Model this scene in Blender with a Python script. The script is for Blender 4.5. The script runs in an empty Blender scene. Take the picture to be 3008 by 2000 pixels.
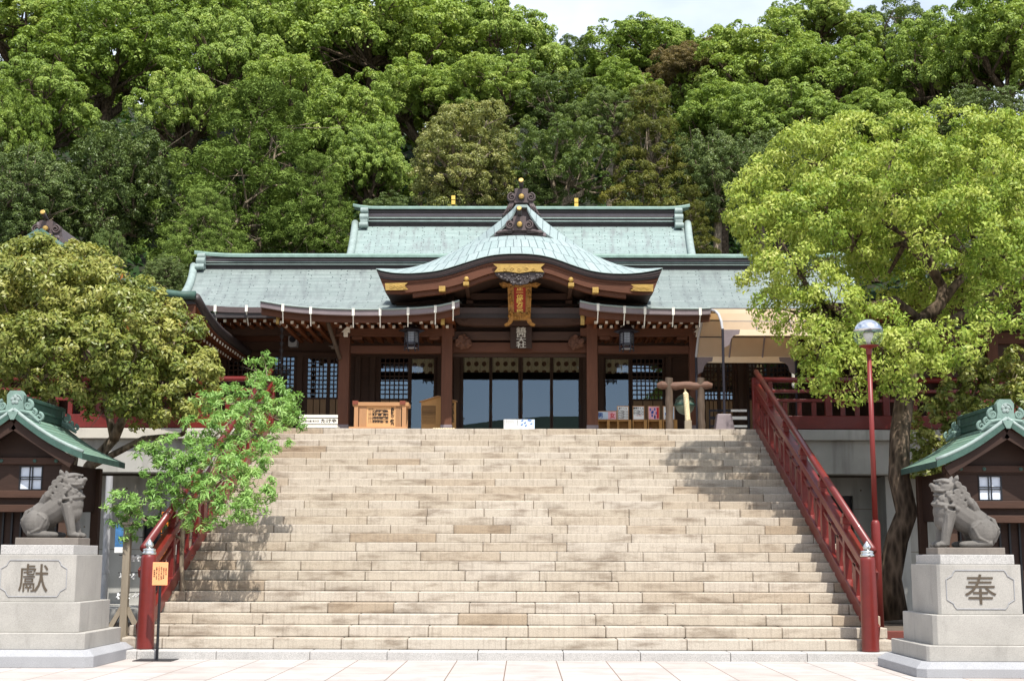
import bpy, bmesh, math, random
import numpy as np
from mathutils import Vector, Matrix

# ------------------------------------------------------------------ camera, sky, sun, exposure
SC = bpy.context.scene
COL = SC.collection
FPX, PITCH, YAW, ROLL = 4032.76, 0.1575, -0.0087, 0.0032
EYE = Vector((0.2301, -20.002, 1.2812))
_fw = Vector((math.sin(YAW)*math.cos(PITCH), math.cos(YAW)*math.cos(PITCH), math.sin(PITCH)))
_r0 = Vector((math.cos(YAW), -math.sin(YAW), 0))
_u0 = _r0.cross(_fw)
_rt = _r0*math.cos(ROLL) + _u0*math.sin(ROLL)
_up = -_r0*math.sin(ROLL) + _u0*math.cos(ROLL)
cam_data = bpy.data.cameras.new('camera')
cam = bpy.data.objects.new('camera', cam_data); COL.objects.link(cam)
m = Matrix.Identity(4)
for i in range(3):
    m[i][0], m[i][1], m[i][2], m[i][3] = _rt[i], _up[i], -_fw[i], EYE[i]
cam.matrix_world = m
cam_data.sensor_width = 36.0
cam_data.lens = FPX/3008*36.0
cam_data.clip_start, cam_data.clip_end = 0.1, 3000
SC.camera = cam

SUN_EL, SUN_AZ = math.radians(61), math.radians(158)
to_sun = Vector((math.sin(SUN_AZ)*math.cos(SUN_EL), math.cos(SUN_AZ)*math.cos(SUN_EL), math.sin(SUN_EL)))
wd = bpy.data.worlds.new('World'); SC.world = wd; wd.use_nodes = True
nt = wd.node_tree; nt.nodes.clear()
out = nt.nodes.new('ShaderNodeOutputWorld'); bg = nt.nodes.new('ShaderNodeBackground')
sky = nt.nodes.new('ShaderNodeTexSky'); sky.sky_type = 'NISHITA'; sky.sun_disc = False
sky.sun_elevation = SUN_EL; sky.sun_rotation = SUN_AZ; sky.air_density = 1.0; sky.dust_density = 1.6; sky.ozone_density = 1.0
tc = nt.nodes.new('ShaderNodeTexCoord')
mp = nt.nodes.new('ShaderNodeMapping'); mp.inputs['Scale'].default_value = (1.0, 1.0, 2.2)
nz = nt.nodes.new('ShaderNodeTexNoise'); nz.inputs['Scale'].default_value = 1.7; nz.inputs['Detail'].default_value = 7; nz.inputs['Roughness'].default_value = .55
rp = nt.nodes.new('ShaderNodeValToRGB'); rp.color_ramp.elements[0].position = .38; rp.color_ramp.elements[1].position = .66
rp.color_ramp.elements[0].color = (.10,.10,.10,1); rp.color_ramp.elements[1].color = (.85,.85,.85,1)
mx = nt.nodes.new('ShaderNodeMix'); mx.data_type = 'RGBA'; mx.inputs[7].default_value = (7.6, 8.1, 9.0, 1)
nt.links.new(tc.outputs['Generated'], mp.inputs['Vector']); nt.links.new(mp.outputs[0], nz.inputs['Vector'])
nt.links.new(nz.outputs['Fac'], rp.inputs[0]); nt.links.new(rp.outputs[0], mx.inputs[0])
nt.links.new(sky.outputs[0], mx.inputs[6]); nt.links.new(mx.outputs[2], bg.inputs['Color'])
bg.inputs['Strength'].default_value = 0.115
nt.links.new(bg.outputs[0], out.inputs['Surface'])
sl = bpy.data.lights.new('sun', 'SUN'); sl.energy = 4.0; sl.angle = math.radians(.5); sl.color = (1.0, .965, .90)
sun = bpy.data.objects.new('sun', sl); COL.objects.link(sun); sun.location = (10, -30, 60)
sun.rotation_euler = to_sun.to_track_quat('Z', 'Y').to_euler()
SC.view_settings.view_transform = 'Standard'; SC.view_settings.look = 'None'
SC.view_settings.gamma = 1; SC.view_settings.use_curve_mapping = False
SC.view_settings.exposure = 0.68
SC.render.engine = 'CYCLES'
SC.cycles.max_bounces = 7; SC.cycles.diffuse_bounces = 3; SC.cycles.glossy_bounces = 3
SC.cycles.transmission_bounces = 4; SC.cycles.transparent_max_bounces = 8
SC.cycles.use_denoising = True; SC.cycles.denoiser = 'OPENIMAGEDENOISE'; SC.cycles.denoising_input_passes = 'RGB_ALBEDO_NORMAL'
SC.cycles.caustics_reflective = False; SC.cycles.caustics_refractive = False

K = 3008/2358.0
def F(u, v, Y):
    """world point on the plane y = Y seen at photo position (u, v), photo 2358 wide"""
    d = _rt*((u*K-1504)/FPX) - _up*((v*K-1000)/FPX) + _fw
    t = (Y-EYE.y)/d.y
    return EYE + d*t
def FX(u, v, Y): return F(u, v, Y).x
def FZ(u, v, Y): return F(u, v, Y).z

# ------------------------------------------------------------------ helpers
def lin(c): return tuple(((x/255)/12.92 if x/255 <= .04045 else ((x/255+.055)/1.055)**2.4) for x in c)

def tag(o, label=None, cat=None, group=None, kind=None):
    if label: o['label'] = label
    if cat: o['category'] = cat
    if group: o['group'] = group
    if kind: o['kind'] = kind
    return o

def thing(name, label, cat, loc=(0,0,0), group=None):
    o = bpy.data.objects.new(name, None); COL.objects.link(o)
    o.location = loc; o.empty_display_size = .2
    bpy.context.view_layer.update()
    return tag(o, label, cat, group)

_TM = {}
def attach(o, parent):
    """parent without moving: parts are built in world space"""
    if parent is None: return
    o.parent = parent
    off = _off(parent)
    o.location = Vector(o.location) - off
def _off(o):
    v = Vector(o.location)
    while o.parent: o = o.parent; v = v + Vector(o.location)
    return v

class MB:
    def __init__(s): s.v = []; s.f = []; s.mi = []; s.tn = []; s.uv = []; s.t = .5
    def add(s, vs, fs, m=0, uvs=None):
        b = len(s.v); s.v += [tuple(x) for x in vs]
        for k, f in enumerate(fs):
            s.f.append([b+i for i in f]); s.mi.append(m); s.tn.append(s.t)
            s.uv.append(uvs[k] if uvs else None)
        return s
    def box(s, x0, x1, y0, y1, z0, z1, m=0):
        v = [(x0,y0,z0),(x1,y0,z0),(x1,y1,z0),(x0,y1,z0),(x0,y0,z1),(x1,y0,z1),(x1,y1,z1),(x0,y1,z1)]
        return s.add(v, [(0,3,2,1),(4,5,6,7),(0,1,5,4),(1,2,6,5),(2,3,7,6),(3,0,4,7)], m)
    def beam(s, a, b, w, h, m=0, up=(0,0,1)):
        a, b = Vector(a), Vector(b); d = (b-a).normalized(); u = Vector(up)
        sd = d.cross(u)
        if sd.length < 1e-4: sd = d.cross(Vector((0,1,0)))
        sd.normalize(); u = sd.cross(d)
        v = []
        for p in (a, b):
            for i, j in ((-1,-1),(1,-1),(1,1),(-1,1)): v.append(p + sd*(i*w/2) + u*(j*h/2))
        return s.add(v, [(0,1,2,3),(7,6,5,4),(0,4,5,1),(1,5,6,2),(2,6,7,3),(3,7,4,0)], m)
    def tube(s, pts, rad, n=8, m=0, cap=True, sq=1.0):
        pts = [Vector(p) for p in pts]
        if not hasattr(rad, '__len__'): rad = [rad]*len(pts)
        vs = []; ref = None
        for i, p in enumerate(pts):
            d = (pts[min(i+1, len(pts)-1)] - pts[max(i-1, 0)])
            d = d.normalized() if d.length > 1e-9 else Vector((0,0,1))
            if ref is None:
                ref = Vector((1,0,0)) if abs(d.x) < .8 else Vector((0,1,0))
            a = (ref - d*ref.dot(d)); a = a.normalized() if a.length > 1e-6 else d.orthogonal().normalized()
            ref = a; b = d.cross(a)
            for k in range(n):
                t = 2*math.pi*k/n; vs.append(p + a*(math.cos(t)*rad[i]) + b*(math.sin(t)*rad[i]*sq))
        fs = []
        for i in range(len(pts)-1):
            for k in range(n):
                fs.append((i*n+k, i*n+(k+1)%n, (i+1)*n+(k+1)%n, (i+1)*n+k))
        if cap:
            fs.append(tuple(range(n))[::-1]); fs.append(tuple((len(pts)-1)*n+k for k in range(n)))
        return s.add(vs, fs, m)
    def lathe(s, prof, c, n=24, m=0, axis=(0,0,1), cap=True):
        q = Vector((0,0,1)).rotation_difference(Vector(axis)); c = Vector(c); vs = []
        for r, z in prof:
            for k in range(n):
                t = 2*math.pi*k/n; vs.append(c + q @ Vector((r*math.cos(t), r*math.sin(t), z)))
        fs = []
        for i in range(len(prof)-1):
            for k in range(n): fs.append((i*n+k, i*n+(k+1)%n, (i+1)*n+(k+1)%n, (i+1)*n+k))
        if cap:
            fs.append(tuple(range(n))[::-1]); fs.append(tuple((len(prof)-1)*n+k for k in range(n)))
        return s.add(vs, fs, m)
    def prism(s, poly, y0, y1, m=0):
        """polygon of (x, z) extruded between y0 and y1"""
        n = len(poly)
        ar = sum(poly[i][0]*poly[(i+1)%n][1]-poly[(i+1)%n][0]*poly[i][1] for i in range(n))
        if ar < 0: poly = poly[::-1]
        v = [(x, y0, z) for x, z in poly] + [(x, y1, z) for x, z in poly]
        f = [tuple(range(n)), tuple(range(2*n-1, n-1, -1))]
        f += [(i, n+i, n+(i+1)%n, (i+1)%n) for i in range(n)]
        return s.add(v, f, m)
    def prism_x(s, poly, x0, x1, m=0):
        """polygon of (y, z) extruded between x0 and x1"""
        n = len(poly)
        ar = sum(poly[i][0]*poly[(i+1)%n][1]-poly[(i+1)%n][0]*poly[i][1] for i in range(n))
        if ar < 0: poly = poly[::-1]
        v = [(x0, y, z) for y, z in poly] + [(x1, y, z) for y, z in poly]
        f = [tuple(range(n))[::-1], tuple(range(n, 2*n))]
        f += [(i, (i+1)%n, n+(i+1)%n, n+i) for i in range(n)]
        return s.add(v, f, m)
    def ball(s, c, r, m=0, nu=14, nv=9):
        if not hasattr(r, '__len__'): r = (r, r, r)
        vs = []; fs = []
        for j in range(nv+1):
            p = math.pi*j/nv
            for k in range(nu):
                t = 2*math.pi*k/nu
                vs.append((c[0]+r[0]*math.sin(p)*math.cos(t), c[1]+r[1]*math.sin(p)*math.sin(t), c[2]-r[2]*math.cos(p)))
        for j in range(nv):
            for k in range(nu): fs.append((j*nu+k, j*nu+(k+1)%nu, (j+1)*nu+(k+1)%nu, (j+1)*nu+k))
        return s.add(vs, fs, m)
    def sheet(s, rows, th, m=0, me=1, mb=1, dirn=(0,0,-1)):
        """grid of points rows[i][j]; i runs down the slope. top, underside and edges"""
        R, Cn = len(rows), len(rows[0]); rows = [[Vector(p) for p in r] for r in rows]
        d = Vector(dirn)*th
        us = [0]; vs_ = [0]
        mid = rows[R//2]
        for j in range(1, Cn): us.append(us[-1]+(mid[j]-mid[j-1]).length)
        mc = Cn//2
        for i in range(1, R): vs_.append(vs_[-1]+(rows[i][mc]-rows[i-1][mc]).length)
        top = [p for r in rows for p in r]; bot = [p+d for p in top]
        v = top+bot; N = R*Cn; f = []; uv = []; mi = []
        for i in range(R-1):
            for j in range(Cn-1):
                a, b, c, e = i*Cn+j, i*Cn+j+1, (i+1)*Cn+j+1, (i+1)*Cn+j
                q = [(us[j],vs_[i]),(us[j+1],vs_[i]),(us[j+1],vs_[i+1]),(us[j],vs_[i+1])]
                nrm = (top[b]-top[a]).cross(top[e]-top[a])
                if nrm.z < 0 or (abs(nrm.z) < 1e-6 and nrm.y > 0): f.append((a,e,c,b)); uv.append([q[0],q[3],q[2],q[1]]); f.append((N+a,N+b,N+c,N+e)); uv.append(None)
                else: f.append((a,b,c,e)); uv.append(q); f.append((N+a,N+e,N+c,N+b)); uv.append(None)
                mi += [m, mb]
        ring = [j for j in range(Cn)] + [i*Cn+Cn-1 for i in range(1,R)] + [(R-1)*Cn+j for j in range(Cn-2,-1,-1)] + [i*Cn for i in range(R-2,0,-1)]
        for k in range(len(ring)):
            a, b = ring[k], ring[(k+1)%len(ring)]; f.append((a,N+a,N+b,b)); uv.append(None); mi.append(me)
        b0 = len(s.v); s.v += [tuple(x) for x in v]
        for ff, mm, uu in zip(f, mi, uv): s.f.append([b0+i for i in ff]); s.mi.append(mm); s.tn.append(s.t); s.uv.append(uu)
        return s
    def disc(s, c, r, y_th, m=0, n=20, sx=1.0, sz=1.0):
        return s.prism([(c[0]+sx*r*math.cos(2*math.pi*k/n), c[2]+sz*r*math.sin(2*math.pi*k/n)) for k in range(n)], c[1]-y_th, c[1], m)
    def spiral(s, c, r, turns, tube, m=0, flip=1, start=0.0, y=None):
        pts = []; n = int(22*turns)
        for i in range(n+1):
            t = i/n; a = start + flip*2*math.pi*turns*t; rr = r*(1-.82*t)
            pts.append((c[0]+rr*math.cos(a), c[1], c[2]+rr*math.sin(a)))
        return s.tube(pts, [tube*(1-.35*i/n) for i in range(n+1)], 7, m)
    def build(s, name, mats, parent=None, smooth=False, bevel=0, remesh=0, sub=0):
        me = bpy.data.meshes.new(name)
        me.from_pydata(s.v, [], s.f)
        if not isinstance(mats, (list, tuple)): mats = [mats]
        for mt in mats: me.materials.append(mt)
        me.polygons.foreach_set('material_index', s.mi)
        if any(abs(t-.5) > 1e-6 for t in s.tn):
            a = me.attributes.new('tone', 'FLOAT', 'FACE'); a.data.foreach_set('value', s.tn)
        if any(u is not None for u in s.uv):
            ul = me.uv_layers.new(name='uv'); i = 0
            flat = []
            for ff, uu in zip(s.f, s.uv):
                if uu is None: flat += [0.0]*(2*len(ff))
                else:
                    for q in uu: flat += [q[0], q[1]]
            ul.data.foreach_set('uv', flat)
        if smooth: me.polygons.foreach_set('use_smooth', [True]*len(s.f))
        o = bpy.data.objects.new(name, me); COL.objects.link(o)
        # keep the origin on the object
        if s.v and parent is None:
            xs = np.array(s.v); c = Vector((float(xs[:,0].min()+xs[:,0].max())/2, float(xs[:,1].min()+xs[:,1].max())/2, float(xs[:,2].min())))
            me.transform(Matrix.Translation(-c)); o.location = c
        attach(o, parent)
        if remesh:
            r = o.modifiers.new('remesh', 'REMESH'); r.mode = 'VOXEL'; r.voxel_size = remesh; r.use_smooth_shade = True
            sm = o.modifiers.new('smooth', 'SMOOTH'); sm.factor = .35; sm.iterations = 1
        if bevel:
            b = o.modifiers.new('bevel', 'BEVEL'); b.width = bevel; b.segments = 2; b.limit_method = 'ANGLE'; b.angle_limit = math.radians(40)
        if sub:
            b = o.modifiers.new('sub', 'SUBSURF'); b.levels = b.render_levels = sub
        me.update()
        return o

# ------------------------------------------------------------------ materials
class NB:
    def __init__(s, name):
        s.m = bpy.data.materials.new(name); s.m.use_nodes = True; s.t = s.m.node_tree; s.t.nodes.clear()
        s.o = s.n('ShaderNodeOutputMaterial')
    def n(s, t, **kw):
        x = s.t.nodes.new(t)
        for k, v in kw.items():
            if k in x.inputs.keys() if isinstance(k, str) else False: x.inputs[k].default_value = v
            else: setattr(x, k, v)
        return x
    def l(s, a, b): s.t.links.new(a, b)
    def coord(s, which='Object', scale=(1,1,1)):
        c = s.n('ShaderNodeTexCoord'); m_ = s.n('ShaderNodeMapping'); m_.inputs['Scale'].default_value = scale
        s.l(c.outputs[which], m_.inputs['Vector']); return m_.outputs[0]
    def noise(s, vec, scale, detail=4, rough=.55):
        x = s.n('ShaderNodeTexNoise'); x.inputs['Scale'].default_value = scale; x.inputs['Detail'].default_value = detail; x.inputs['Roughness'].default_value = rough
        s.l(vec, x.inputs['Vector']); return x.outputs['Fac']
    def ramp(s, fac, stops):
        r = s.n('ShaderNodeValToRGB'); e = r.color_ramp.elements
        while len(e) < len(stops): e.new(.5)
        for el, (p, c) in zip(e, stops): el.position = p; el.color = (c if len(c) == 4 else tuple(c)+(1,)) if hasattr(c, '__len__') else (c,c,c,1)
        s.l(fac, r.inputs[0]); return r.outputs[0]
    def mix(s, fac, a, b, mode='MIX'):
        x = s.n('ShaderNodeMix', data_type='RGBA', blend_type=mode)
        for sock, val in ((0, fac), (6, a), (7, b)):
            if hasattr(val, 'is_linked') or isinstance(val, bpy.types.NodeSocket): s.l(val, x.inputs[sock])
            else: x.inputs[sock].default_value = val if sock == 0 else (tuple(val)+(1,) if len(val) == 3 else val)
        return x.outputs[2]
    def attr(s, name):
        a = s.n('ShaderNodeAttribute'); a.attribute_name = name; return a.outputs['Fac']
    def math(s, op, a, b=0.0):
        x = s.n('ShaderNodeMath', operation=op)
        for i, v in enumerate((a, b)):
            if isinstance(v, bpy.types.NodeSocket): s.l(v, x.inputs[i])
            else: x.inputs[i].default_value = v
        return x.outputs[0]
    def bump(s, h, strength=.3, dist=.02):
        b = s.n('ShaderNodeBump'); b.inputs['Strength'].default_value = strength; b.inputs['Distance'].default_value = dist
        s.l(h, b.inputs['Height']); return b.outputs[0]
    def bsdf(s, color, rough=.6, metal=0.0, normal=None, spec=.5, coat=0):
        p = s.n('ShaderNodeBsdfPrincipled')
        if isinstance(color, bpy.types.NodeSocket): s.l(color, p.inputs['Base Color'])
        else: p.inputs['Base Color'].default_value = tuple(color)+(1,)
        if isinstance(rough, bpy.types.NodeSocket): s.l(rough, p.inputs['Roughness'])
        else: p.inputs['Roughness'].default_value = rough
        p.inputs['Metallic'].default_value = metal; p.inputs['Specular IOR Level'].default_value = spec
        p.inputs['Coat Weight'].default_value = coat
        if normal is not None: s.l(normal, p.inputs['Normal'])
        s.l(p.outputs[0], s.o.inputs['Surface']); return s.m

def mul(c, k): return tuple(min(1, max(0, x*k)) for x in c)
def simple(name, c, rough=.6, amt=.18, scale=3, metal=0, spec=.4, bump=0, bscale=40, stretch=(1,1,1), coat=0):
    b = NB(name); v = b.coord('Object', stretch)
    n1 = b.noise(v, scale, 5); n2 = b.noise(v, scale*7, 3)
    f = b.math('ADD', b.math('MULTIPLY', n1, .65), b.math('MULTIPLY', n2, .35))
    col = b.ramp(f, [(.3, mul(c, 1-amt)), (.7, mul(c, 1+amt))])
    nr = b.bump(b.noise(v, bscale, 3), bump, .01) if bump else None
    return b.bsdf(col, rough, metal, nr, spec, coat)

def wood(name, c, amt=.3, rough=.65, axis='x', spec=.3, scale=6):
    b = NB(name); st = {'x': (.12,1,1), 'y': (1,.12,1), 'z': (1,1,.10)}[axis]
    v = b.coord('Object', st)
    n1 = b.noise(v, scale, 6, .6); n2 = b.noise(v, scale*6, 4, .7); n3 = b.noise(b.coord('Object'), .9, 3)
    f = b.math('ADD', b.math('MULTIPLY', n1, .5), b.math('MULTIPLY', n2, .5))
    col = b.ramp(f, [(.3, mul(c, 1-amt)), (.5, c), (.72, mul(c, 1+amt))])
    col = b.mix(b.ramp(n3, [(.35, 0), (.75, .5)]), col, mul(c, .62))
    return b.bsdf(col, rough, 0, b.bump(n2, .25, .006), spec)
# ------------------------------------------------------------------ the materials of the place
def m_step():
    b = NB('sandstone'); v = b.coord('Object'); t = b.attr('tone')
    base = b.ramp(t, [(0, lin((154,136,114))), (.25, lin((172,157,138))), (.5, lin((180,169,153))), (.75, lin((186,176,162))), (1, lin((177,169,160)))])
    vs = b.coord('Object', (1.1, 1, 4.5))
    st = b.ramp(b.noise(vs, 1.5, 6, .62), [(.5, 0), (.7, .8)])
    col = b.mix(st, base, b.mix(.8, base, lin((150,134,120)), 'MULTIPLY'))
    streak = b.ramp(b.noise(b.coord('Object', (14, 1, .6)), 2.0, 3), [(.5, 0), (.75, .45)])
    col = b.mix(streak, col, lin((128,116,104)))
    sp = b.ramp(b.noise(v, 60, 2), [(.35, .88), (.65, 1.08)])
    col = b.mix(1.0, col, sp, 'MULTIPLY')
    dirt = b.ramp(b.noise(v, 9, 4), [(.66, 0), (.8, .35)])
    col = b.mix(dirt, col, lin((120,104,92)))
    return b.bsdf(col, .85, 0, b.bump(b.noise(v, 28, 5), .35, .008), .2)
def m_granite(name, c, sp=.25, amt=.1, stain=.25):
    b = NB(name); v = b.coord('Object')
    f = b.noise(v, 2.2, 5); col = b.ramp(f, [(.3, mul(c, 1-amt)), (.7, mul(c, 1+amt))])
    g = b.ramp(b.noise(v, 130, 2, .8), [(.32, 1-sp*1.6), (.5, 1), (.68, 1+sp)])
    col = b.mix(1.0, col, g, 'MULTIPLY')
    st = b.ramp(b.noise(b.coord('Object', (3, 3, .7)), 2.2, 5), [(.56, 0), (.78, stain)])
    col = b.mix(st, col, mul(c, .5))
    return b.bsdf(col, .8, 0, b.bump(b.noise(v, 90, 3), .2, .004), .25)
def m_paving():
    b = NB('plaza_stone'); v = b.coord('Object')
    br = b.n('ShaderNodeTexBrick'); br.offset = 0.0; br.squash = 1.0
    br.inputs['Scale'].default_value = 1.0; br.inputs['Brick Width'].default_value = .69; br.inputs['Row Height'].default_value = .95
    br.inputs['Mortar Size'].default_value = .007; br.inputs['Mortar Smooth'].default_value = .1; br.inputs['Bias'].default_value = 0
    br.inputs['Color1'].default_value = lin((182,178,174))+(1,); br.inputs['Color2'].default_value = lin((178,168,161))+(1,); br.inputs['Mortar'].default_value = lin((112,90,74))+(1,)
    b.l(v, br.inputs['Vector'])
    g = b.ramp(b.noise(v, 90, 2, .8), [(.3, .86), (.7, 1.1)])
    col = b.mix(1.0, br.outputs['Color'], g, 'MULTIPLY')
    st = b.ramp(b.noise(v, 1.6, 6, .65), [(.45, 0), (.75, .6)]); col = b.mix(st, col, lin((140,128,120)))
    return b.bsdf(col, .75, 0, None, .3)
def m_copper(name, c1, c2, w, h, mort, dark, offset=.5, streak=.4, msize=.006):
    b = NB(name); uv = b.n('ShaderNodeUVMap'); uv.uv_map = 'uv'
    br = b.n('ShaderNodeTexBrick'); br.offset = offset*.74; br.offset_frequency = 3; br.squash = 1.3; br.squash_frequency = 2
    br.inputs['Scale'].default_value = 1.0; br.inputs['Brick Width'].default_value = w; br.inputs['Row Height'].default_value = h
    br.inputs['Mortar Size'].default_value = msize; br.inputs['Mortar Smooth'].default_value = .3; br.inputs['Bias'].default_value = -.1
    br.inputs['Color1'].default_value = c1+(1,); br.inputs['Color2'].default_value = c2+(1,); br.inputs['Mortar'].default_value = mort+(1,)
    b.l(uv.outputs[0], br.inputs['Vector'])
    mp_ = b.n('ShaderNodeMapping'); mp_.inputs['Scale'].default_value = (2.2, .3, 1); b.l(uv.outputs[0], mp_.inputs['Vector'])
    s1 = b.ramp(b.noise(mp_.outputs[0], 2.0, 6, .62), [(.48, 0), (.72, streak)])
    col = b.mix(s1, br.outputs['Color'], dark)
    s2 = b.ramp(b.noise(b.coord('Object'), .55, 4), [(.35, 0), (.7, .35)]); col = b.mix(s2, col, mul(c2, .78))
    s3 = b.ramp(b.noise(b.coord('Object', (1, 1, 1)), 26, 3), [(.4, .9), (.65, 1.1)]); col = b.mix(1, col, s3, 'MULTIPLY')
    return b.bsdf(col, .62, 0, b.bump(br.outputs['Fac'], -.35, .01), .35)
def m_leaf(name, stops, trans=.32, rough=.5, spec=.25):
    b = NB(name); t = b.attr('tone')
    oi = b.n('ShaderNodeObjectInfo')
    f = b.math('ADD', t, b.math('MULTIPLY', b.math('SUBTRACT', oi.outputs['Random'], .5), .16))
    col = b.ramp(f, stops)
    p = b.n('ShaderNodeBsdfPrincipled'); b.l(col, p.inputs['Base Color']); p.inputs['Roughness'].default_value = rough; p.inputs['Specular IOR Level'].default_value = spec
    tr = b.n('ShaderNodeBsdfTranslucent'); tcol = b.mix(.5, col, b.mix(1, col, (1.25, 1.2, .45), 'MULTIPLY')); b.l(tcol, tr.inputs['Color'])
    mxs = b.n('ShaderNodeMixShader'); mxs.inputs[0].default_value = trans
    b.l(p.outputs[0], mxs.inputs[1]); b.l(tr.outputs[0], mxs.inputs[2]); b.l(mxs.outputs[0], b.o.inputs['Surface'])
    return b.m
def m_glass(name, refl=.11, tint=(.82,.86,.88), rough=0.0):
    b = NB(name); lw = b.n('ShaderNodeLayerWeight'); lw.inputs['Blend'].default_value = .5
    f = b.math('ADD', b.math('MULTIPLY', b.math('POWER', lw.outputs['Facing'], 5.0), 1-refl), refl)
    g = b.n('ShaderNodeBsdfGlossy'); g.inputs['Roughness'].default_value = rough; g.inputs['Color'].default_value = (.62,.80,1.0,1)
    tr = b.n('ShaderNodeBsdfTransparent'); tr.inputs['Color'].default_value = tint+(1,)
    mxs = b.n('ShaderNodeMixShader'); b.l(f, mxs.inputs[0]); b.l(tr.outputs[0], mxs.inputs[1]); b.l(g.outputs[0], mxs.inputs[2])
    b.l(mxs.outputs[0], b.o.inputs['Surface']); return b.m
def m_concrete():
    b = NB('concrete'); v = b.coord('Object'); c = lin((178,176,170))
    f = b.noise(v, 1.1, 6); col = b.ramp(f, [(.3, mul(c, .8)), (.7, mul(c, 1.1))])
    st = b.ramp(b.noise(b.coord('Object', (2.5, 2.5, .25)), 1.5, 5), [(.5, 0), (.8, .6)]); col = b.mix(st, col, lin((96,92,84)))
    return b.bsdf(col, .9, 0, b.bump(b.noise(v, 30, 4), .15, .005), .2)
def m_curtain():
    b = NB('patterned_cloth'); v = b.coord('Object')
    # rows of round crests: distance to lattice points
    vx = b.n('ShaderNodeTexVoronoi'); vx.feature = 'F1'; vx.inputs['Randomness'].default_value = 0.0; vx.inputs['Scale'].default_value = 5.2
    mp_ = b.n('ShaderNodeMapping'); mp_.inputs['Scale'].default_value = (1, 0, .92); tcn = b.n('ShaderNodeTexCoord'); b.l(tcn.outputs['Object'], mp_.inputs['Vector'])
    b.l(mp_.outputs[0], vx.inputs['Vector'])
    d = b.ramp(vx.outputs['Distance'], [(.27, 1), (.31, 0)])
    base = b.ramp(b.noise(v, 6, 4), [(.3, lin((196,178,142))), (.7, lin((222,204,166)))])
    col = b.mix(d, base, lin((112,82,62)))
    return b.bsdf(col, .9, 0, None, .1)
def m_bark(name, c):
    b = NB(name); v = b.coord('Object', (1, 1, .28))
    vo = b.n('ShaderNodeTexVoronoi'); vo.inputs['Scale'].default_value = 13; b.l(v, vo.inputs['Vector'])
    n = b.noise(v, 9, 6, .7); f = b.math('ADD', b.math('MULTIPLY', vo.outputs['Distance'], .6), b.math('MULTIPLY', n, .7))
    col = b.ramp(f, [(.3, mul(c, .25)), (.6, mul(c,.9)), (.9, mul(c, 2.0))])
    return b.bsdf(col, .95, 0, b.bump(f, .8, .03), .1)

M = {}
M['step'] = m_step()
M['mortar'] = simple('dark_mortar', lin((126,115,102)), .95, .25)
M['kerb'] = m_granite('kerb_granite', lin((178,175,171)), .3, .06)
M['pedestal'] = m_granite('pale_granite', lin((166,162,155)), .14, .1, .5)
M['pedestal_base'] = m_granite('grey_granite', lin((156,156,158)), .22, .06, .15)
M['carved'] = m_granite('weathered_stone', lin((106,102,97)), .14, .24, .6)
M['lion_slab'] = m_granite('stained_stone', lin((124,116,108)), .12, .15, .6)
M['incised'] = simple('engraving_shade', lin((84,74,62)), .9, .2, 9)  # dark tone paints the shade inside engraved strokes onto raised glyphs
M['paving'] = m_paving()
M['concrete'] = m_concrete()
M['soil'] = simple('dark_soil', lin((92,80,68)), .98, .4, 2.5, bump=.5, bscale=25)
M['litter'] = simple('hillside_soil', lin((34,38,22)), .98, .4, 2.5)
M['wood'] = wood('brown_timber_across', lin((92,56,38)), .32, axis='x')
M['woodz'] = wood('brown_timber_upright', lin((98,61,43)), .30, axis='z')
M['woody'] = wood('brown_timber_deep', lin((116,66,36)), .3, axis='y')
M['darkwood'] = wood('dark_timber', lin((74,51,39)), .35, axis='x')
M['darkwoodz'] = wood('dark_timber_upright', lin((76,55,43)), .3, axis='z')
M['blackwood'] = wood('nearly_black_timber', lin((58,40,31)), .3, axis='x')
M['panelwood'] = wood('faded_panel_wood', lin((158,126,94)), .2, axis='z')
M['palewood'] = wood('new_cypress_wood', lin((186,140,98)), .16, axis='x')
M['palewoodz'] = wood('new_cypress_upright', lin((186,140,100)), .16, axis='z')
M['boxwood'] = wood('yellow_box_wood', lin((178,132,76)), .18, axis='z')
M['greywood'] = wood('bleached_timber', lin((150,138,120)), .3, axis='z')
M['logwood'] = wood('weathered_log', lin((92,78,66)), .6, axis='z', scale=5)
M['white'] = simple('white_paint', lin((232,228,216)), .7, .06)
M['paper'] = simple('white_paper', lin((238,238,236)), .8, .03)
M['ink'] = simple('black_ink', lin((34,30,30)), .8, .1)
M['red'] = simple('vermilion_lacquer', lin((106,31,25)), .38, .22, 2.2, spec=.5, coat=.08)
M['redpole'] = simple('red_pole_paint', lin((116,36,31)), .42, .12, 2, spec=.5)
M['copper'] = m_copper('patina_copper_shingle', lin((140,149,145)), lin((122,133,129)), .74, .13, lin((68,78,78)), lin((88,92,94)), .5, .75, .014)
M['copper_rear'] = m_copper('pale_patina_shingle', lin((150,166,161)), lin((134,151,147)), .55, .15, lin((76,88,86)), lin((104,104,106)), .5, .75, .015)
M['copper_curve'] = m_copper('pale_patina_panels', lin((152,166,164)), lin((140,156,154)), .17, .62, lin((70,82,84)), lin((118,118,126)), .5, .35, .011)
M['copper_booth'] = m_copper('green_patina_courses', lin((118,150,132)), lin((102,134,118)), 2.4, .115, lin((40,56,50)), lin((122,112,86)), .5, .45, .012)
M['patina'] = simple('patina_trim', lin((116,140,130)), .6, .3, 4, bump=.1)
M['patina_light'] = simple('pale_patina_trim', lin((138,152,147)), .6, .25, 4)
M['patina_dark'] = simple('dark_patina', lin((60,88,78)), .6, .4, 6)
M['bronze'] = simple('brown_copper', lin((84,70,68)), .55, .25, 4, metal=.0, spec=.5)
M['bronze_dark'] = simple('dark_brown_copper', lin((54,46,45)), .55, .25, 4, spec=.5)
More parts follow.
